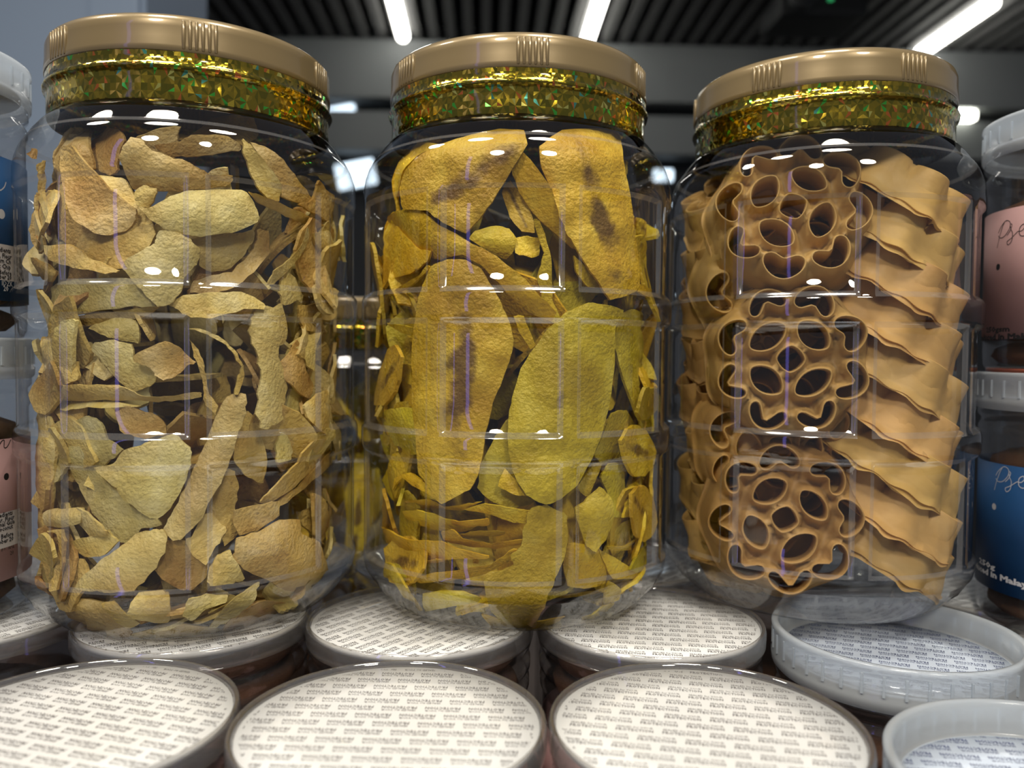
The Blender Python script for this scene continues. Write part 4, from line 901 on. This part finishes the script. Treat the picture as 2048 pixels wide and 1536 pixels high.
# ---- chips deeper in the jars
def loose_mesh(seed, lx, ly, mat, th=1.5):
    rnd = random.Random(seed); n = 9
    pts = [(lx * (1 + rnd.uniform(-.35, .15)) * math.cos(2 * math.pi * k / n), ly * (1 + rnd.uniform(-.3, .15)) * math.sin(2 * math.pi * k / n)) for k in range(n)]
    o = [((a[0] + 2 * b[0]) / 3 + rnd.uniform(-.4, .4), (a[1] + 2 * b[1]) / 3 + rnd.uniform(-.4, .4)) for a, b in zip(crv(pts, 3), straight(pts, 3))]; V2, T = tri_outline(o, lx / 4); P, N, uv = [], [], []
    cu, tw = rnd.uniform(-.25, .25), rnd.uniform(-.3, .3)
    for x, y in V2:
        z = cu * (x * x) / lx + tw * x * y / lx + 0.05 * lx * noise.noise((x / lx * 2, y / lx * 2, seed))
        P.append((x * .001, y * .001, z * .001)); N.append((0, 0, -1)); uv.append((x / lx / 2 + .5, y / ly / 2 + .5))
    V, Fc = shell(P, T, N, th * .001, None)
    me = bpy.data.meshes.new('chip'); me.from_pydata(V, [], Fc); me.update(); me.polygons.foreach_set('use_smooth', [True] * len(me.polygons))
    ul = me.uv_layers.new(name='UVMap'); uv = uv + uv + [uv[q] for q in EX]
    for lp in me.loops: ul.data[lp.index].uv = uv[lp.vertex_index]
    me.materials.append(M[mat]); return me
TLIB = [loose_mesh(s, 14 + (s * 5) % 10, 8 + (s * 3) % 6, ['tapioca', 'tapioca_brown', 'tapioca_green'][s % 3]) for s in range(9)]
BLIB = [loose_mesh(s + 20, 20 + (s * 7) % 17, 11 + (s * 3) % 7, ['banana', 'banana_seed', 'banana_green'][s % 3]) for s in range(9)]
def fill(X, Y, base, lib, n, name, label, seed, zmin, zmax, rfront, rback, flat=0.0):
    rnd = random.Random(seed); made = 0; tries = 0
    while made < n and tries < 40000:
        tries += 1; me = lib[rnd.randrange(len(lib))]
        a = rnd.uniform(0, 2 * math.pi); rr = rnd.uniform(0, 1) ** 0.4 * 1.05; z = rnd.uniform(zmin, zmax)
        c = Vector((X + rr * math.cos(a), Y + rr * math.sin(a), base + z))
        e = (rnd.uniform(-3.14, 3.14) * (1 - flat) + rnd.uniform(-.2, .2), rnd.uniform(-3.14, 3.14) * (1 - flat), rnd.uniform(-3.14, 3.14))
        mt = Matrix.Translation(W(*c)) @ Matrix.LocRotScale(None, __import__('mathutils').Euler(e), None)
        ok = True
        for v in list(me.vertices)[::3]:
            p = mt @ v.co; x, y, zz = p.x / U - X, p.y / U - Y, (p.z - CAMZ) / U - base
            q = math.hypot(x, y); lim = (rfront if y < 0.2 - 0.55 * max(0, abs(x) - .55) * 4 else rback) * prof_r(zz) / 1.2
            if q > lim or zz < 0.03 or zz > zmax + .25: ok = False; break
        if not ok: continue
        o = dobj(name, me); o.matrix_world = mt; setp(o, label, 'chip', label); made += 1
fill(*JARS[0], JB, TLIB, 150, 'tapioca_chip', 'tapioca chip deeper in the left jar, behind the front ones', 11, 0.06, 3.25, 1.06, 1.15)
fill(*JARS[1], JB, BLIB, 150, 'banana_chip', 'banana chip deeper in the middle jar, behind the front ones', 12, 0.06, 3.2, 1.05, 1.15)
fill(*RJ, RJB, BLIB, 40, 'banana_chip', 'yellow chip in the far jar behind the gap', 13, 0.06, 3.0, 1.13, 1.13)

def fill_wall(X, Y, base, lib, n, name, label, seed, zmin, zmax, amin, amax):
    """chips lying against the wall at the two sides (angle from the viewer's direction, degrees) """
    rnd = random.Random(seed); view = math.atan2(-Y, -X); made = 0
    for tr in range(9000):
        if made >= n: break
        me = lib[rnd.randrange(len(lib))]; a = view + rnd.choice((-1, 1)) * math.radians(rnd.uniform(amin, amax)); z = rnd.uniform(zmin, zmax); rr = rnd.uniform(0.86, 1.10) * prof_r(z) / 1.2
        rad = Vector((math.cos(a), math.sin(a), rnd.uniform(-.35, .35)))
        q = rad.to_track_quat('Z', 'Y') @ __import__('mathutils').Quaternion((0, 0, 1), rnd.uniform(0, 6.28))
        mt = Matrix.Translation(W(X + rr * math.cos(a), Y + rr * math.sin(a), base + z)) @ q.to_matrix().to_4x4()
        ok = True
        for v in list(me.vertices)[::4]:
            p = mt @ v.co; x, y, zz = p.x / U - X, p.y / U - Y, (p.z - CAMZ) / U - base
            if math.hypot(x, y) > 1.165 * prof_r(zz) / 1.203 or zz < 0.03 or zz > 3.3: ok = False; break
        if not ok: continue
        o = dobj(name, me); o.matrix_world = mt; setp(o, label, 'chip', label); made += 1
SLIB = [loose_mesh(s + 40, 11 + (s * 5) % 9, 7 + (s * 3) % 5, ['tapioca', 'tapioca_brown', 'tapioca_green'][s % 3]) for s in range(6)]
QLIB = [loose_mesh(s + 60, 14 + (s * 5) % 11, 8 + (s * 3) % 5, ['banana', 'banana_seed', 'banana_green'][s % 3]) for s in range(6)]
fill_wall(*JARS[0], JB, SLIB, 75, 'tapioca_chip', 'tapioca chip leaning on the side wall inside the left jar', 31, 0.12, 3.0, 48, 105)
fill_wall(*JARS[1], JB, QLIB, 60, 'banana_chip', 'banana chip leaning on the side wall inside the middle jar', 32, 0.12, 2.9, 48, 105)
fill(*JARS[0], JB, SLIB, 45, 'tapioca_chip', 'tapioca chip lying on the floor inside the left jar', 33, 0.04, 0.22, 1.13, 1.13, 0.85)
fill(*JARS[1], JB, QLIB, 40, 'banana_chip', 'banana chip lying on the floor inside the middle jar', 34, 0.04, 0.22, 1.13, 1.13, 0.85)
fill_wall(*JARS[0], JB, TLIB, 55, 'tapioca_chip', 'tapioca chip against the back wall inside the left jar', 35, 0.15, 2.9, 100, 180)
fill_wall(*JARS[1], JB, BLIB, 40, 'banana_chip', 'banana chip against the back wall inside the middle jar', 36, 0.2, 2.8, 100, 180)

# ---------------------------------------------------------------- rose cookies
def rose_mesh(seed):
    """honeycomb rosette: thin lips round each opening, the batter sagging between them as webs and down into a wavy skirt.
    Axis +Z, lip side up, skirt radius about 1"""
    rnd = random.Random(seed); n = 30; cells = []
    def cell(cx, cy, rot, shape):
        c, s = math.cos(rot), math.sin(rot); pts = [shape(2 * math.pi * k / n) for k in range(n)]
        pts = [(cx + c * x - s * y, cy + s * x + c * y) for x, y in pts]; nr = []
        for k in range(n):
            a, b = pts[k - 1], pts[(k + 1) % n]; d = Vector((b[0] - a[0], b[1] - a[1])).normalized(); nr.append((d.y, -d.x))
        cells.append((pts, nr))
    j = lambda a: 1 + rnd.uniform(-a, a)
    cell(0, 0, rnd.uniform(-.1, .1), lambda t: (0.15 * math.copysign(abs(math.cos(t)) ** 1.3, math.cos(t)), 0.15 * math.copysign(abs(math.sin(t)) ** 1.3, math.sin(t))))
    for q in range(4):
        a = math.pi / 2 * q + math.pi / 4 + rnd.uniform(-.06, .06); w, l = 0.135 * j(.1), 0.215 * j(.08)
        cell(0.36 * math.cos(a), 0.36 * math.sin(a), a + math.pi / 2 + rnd.uniform(-.25, .25), lambda t, w=w, l=l: (l * math.cos(t), w * math.sin(t) * (0.62 + 0.38 * abs(math.sin(t)))))
    for q in range(8):
        a = math.pi / 4 * q + math.pi / 8 + rnd.uniform(-.04, .04); w, l = 0.145 * j(.1), 0.222 * j(.08); dn = 0.14 * j(.45)
        def kid(t, w=w, l=l, dn=dn):
            x = l * math.cos(t); y = w * math.sin(t)
            if math.sin(t) > 0: y -= dn * math.exp(-(x / (0.45 * l)) ** 2) * math.sin(t)     # inner side pinched in
            return x, y + 0.25 * x * x / l
        cell(0.71 * math.cos(a), 0.71 * math.sin(a), a + math.pi / 2, kid)
    V, Fc = [], []
    wob = lambda x, y: 0.03 * noise.noise((x * 2.2, y * 2.2, seed * 3.3))
    # lips and the inside of each opening
    lip = 0.014; rings = [(-.012, lip), (-.001, lip * .6), (0.0, lip * .25), (-.008, -.002), (-.10, -.010), (-.26, -.012), (-.42, -.004), (-.56, .012)]
    outer = []
    for pts, nr in cells:
        base = len(V)
        for z, off in rings:
            for k in range(n): V.append((pts[k][0] + nr[k][0] * off, pts[k][1] + nr[k][1] * off, z + wob(*pts[k])))
        for i in range(len(rings) - 1):
            for k in range(n): Fc.append((base + i * n + k, base + i * n + (k + 1) % n, base + (i + 1) * n + (k + 1) % n, base + (i + 1) * n + k))
        outer.append([(pts[k][0] + nr[k][0] * lip, pts[k][1] + nr[k][1] * lip) for k in range(n)])
    # webs and skirt
    m = 120
    rimr = lambda t: 0.985 + 0.03 * math.cos(8 * (t - math.pi / 8)) + 0.03 * noise.noise((math.cos(t) * 2, math.sin(t) * 2, seed))
    rim = [(rimr(2 * math.pi * k / m) * math.cos(2 * math.pi * k / m), rimr(2 * math.pi * k / m) * math.sin(2 * math.pi * k / m)) for k in range(m)]
    def inpoly(p, q):
        c = False
        for i in range(len(q)):
            a, b = q[i - 1], q[i]
            if (a[1] > p[1]) != (b[1] > p[1]) and p[0] < (b[0] - a[0]) * (p[1] - a[1]) / (b[1] - a[1]) + a[0]: c = not c
        return c
    allc = [p for o in outer for p in o]
    def dist(p): return math.sqrt(min((p[0] - q[0]) ** 2 + (p[1] - q[1]) ** 2 for q in allc))
    P, E = [], []
    for o in outer + [rim]:
        b = len(P); P += o; E += [(b + k, b + (k + 1) % len(o)) for k in range(len(o))]
    nb = len(P)
    for ring in range(1, 24):
        r = ring * 0.043; cnt = max(6, int(2 * math.pi * r / 0.045))
        for k in range(cnt):
            t = 2 * math.pi * (k + .5 * (ring % 2)) / cnt; p = (r * math.cos(t), r * math.sin(t))
            if r > rimr(t) - .02 or any(inpoly(p, o) for o in outer) or dist(p) < .022: continue
            P.append(p)
    rs_ = delaunay_2d_cdt([Vector(p) for p in P], E, [], 0, 1e-5)
    base = len(V)
    for v in rs_[0]:
        p = (v.x, v.y); d = dist(p); r = math.hypot(*p)
        if d < 1e-4: z = -.012 + wob(*p)
        else:
            web = -.012 - 3.6 * d
            out_ = max(0, r - .84)
            z = max(web, -.20 - .5 * d) - (1.0 if out_ > 0 else 0) * (0.62 * (1 - math.exp(-out_ / .075)) * .95) * min(1, d / .04)
            z += wob(*p)
        t = math.atan2(p[1], p[0])
        V.append((p[0], p[1], z - (0.022 * math.cos(16 * t + 1) + .05 * noise.noise((math.cos(t) * 4, math.sin(t) * 4, seed + 5))) * max(0, (r - .88) / .1)))
    for f in rs_[2]:
        q = (sum(rs_[0][i].x for i in f) / 3, sum(rs_[0][i].y for i in f) / 3)
        if any(inpoly(q, o) for o in outer): continue
        Fc.append(tuple(base + i for i in f))
    # inner face of the skirt
    base = len(V); z_at = lambda t: -0.72
    for off, dz in ((0.0, -.02), (-.022, -.025), (-.05, .12), (-.10, .30), (-.14, .42)):
        for k in range(m):
            t = 2 * math.pi * k / m; r = rimr(t) + off
            V.append((r * math.cos(t), r * math.sin(t), -.70 + dz - .022 * math.cos(16 * t + 1)))
    for i in range(4):
        for k in range(m): Fc.append((base + i * m + k, base + i * m + (k + 1) % m, base + (i + 1) * m + (k + 1) % m, base + (i + 1) * m + k))
    return meshof(([tuple(c * ROSE_R * U for c in v) for v in V], Fc), 'rose_cookie', M['rose'])
ROSE_R = 0.645
ROSES = [rose_mesh(s) for s in range(5)]
JX, JY = JARS[2]
def rose(i, px, py, rad, axis, spin, label, group, flat=0.68):
    """cookie centre on the line of sight px,py at distance rad from the jar axis on the near side; axis = lip direction (right, towards viewer, up)"""
    x, y, z = hit_cyl(px, py, JX, JY, rad)
    ax = Vector((axis[0], -axis[1], axis[2])).normalized()
    q = ax.to_track_quat('Z', 'Y') @ __import__('mathutils').Quaternion((0, 0, 1), spin)
    o = dobj('rose_cookie', ROSES[i % 5]); o.rotation_mode = 'QUATERNION'; o.rotation_quaternion = q; o.location = W(x, y, z); o.scale = (1, 1, flat)
    return snug(setp(o, label, 'cookie', group))
def snug(o):
    """slide a cookie inwards until all of it is inside the glass"""
    from mathutils import Quaternion
    R3 = (o.rotation_quaternion if o.rotation_mode == 'QUATERNION' else o.rotation_euler.to_quaternion()).to_matrix()
    pts = [R3 @ (v.co * o.scale) for v in list(o.data.vertices)[::4]]
    for _ in range(14):
        worst, wp, low = 0, None, 0
        for p in pts:
            x, y, z = (p.x + o.location.x) / U - JX, (p.y + o.location.y) / U - JY, (p.z + o.location.z - CAMZ) / U - JB
            low = max(low, 0.03 - z); e = math.hypot(x, y) - 1.16 * prof_r(max(z, .05)) / 1.203
            if e > worst: worst, wp = e, Vector((x, y, 0))
        if low > 0: o.location.z += low * U
        if wp is None and low <= 0: break
        if wp is not None: o.location -= wp.normalized() * (worst * 0.8 + 0.004) * U
    return o
G1 = 'rose cookies facing the front of the right jar'
rose(0, 1562, 408, 0.97, (-.22, 1, .20), 0.25, 'rose cookie facing out at the top of the right jar', G1, 0.85)
rose(1, 1563, 718, 1.00, (-.24, 1, .02), 0.02, 'rose cookie facing out in the middle of the right jar', G1, 0.85)
rose(2, 1545, 1080, 0.96, (-.24, 1, .08), -0.32, 'rose cookie facing out at the bottom of the right jar', G1, 0.85)
rose(3, 1560, 570, 0.66, (-.1, 1, -.10), 0.5, 'rose cookie half hidden between the top and middle facing ones', G1, 0.85)
rose(4, 1560, 895, 0.64, (-.1, 1, -.10), 0.9, 'rose cookie half hidden between the middle and bottom facing ones', G1, 0.85)
G2 = 'rose cookies stacked slanting on the right side of the jar'
NM = ['topmost', 'second', 'third', 'fourth', 'fifth', 'sixth', 'seventh', 'eighth', 'ninth']
for k in range(9):
    rose(k, 1802 - 5 * (k % 2), 350 + 88 * k, 0.50, (.50, .14, .86), 0.4 * k, 'rose cookie seen edge on, %s from the top of the slanting stack on the right' % NM[k] if k else 'rose cookie seen edge on, topmost of the slanting stack on the right', G2)
G3 = 'rose cookies along the left wall of the right jar'
for k in range(9):
    rose(k + 2, 1478 + 5 * (k % 2), 362 + 88 * k, 0.50, (-.45, .22 + .1 * (-1) ** k, .86), 0.7 * k, 'rose cookie seen from the side, %s from the top along the left wall' % NM[k] if k else 'rose cookie seen from the side, topmost along the left wall', G3)
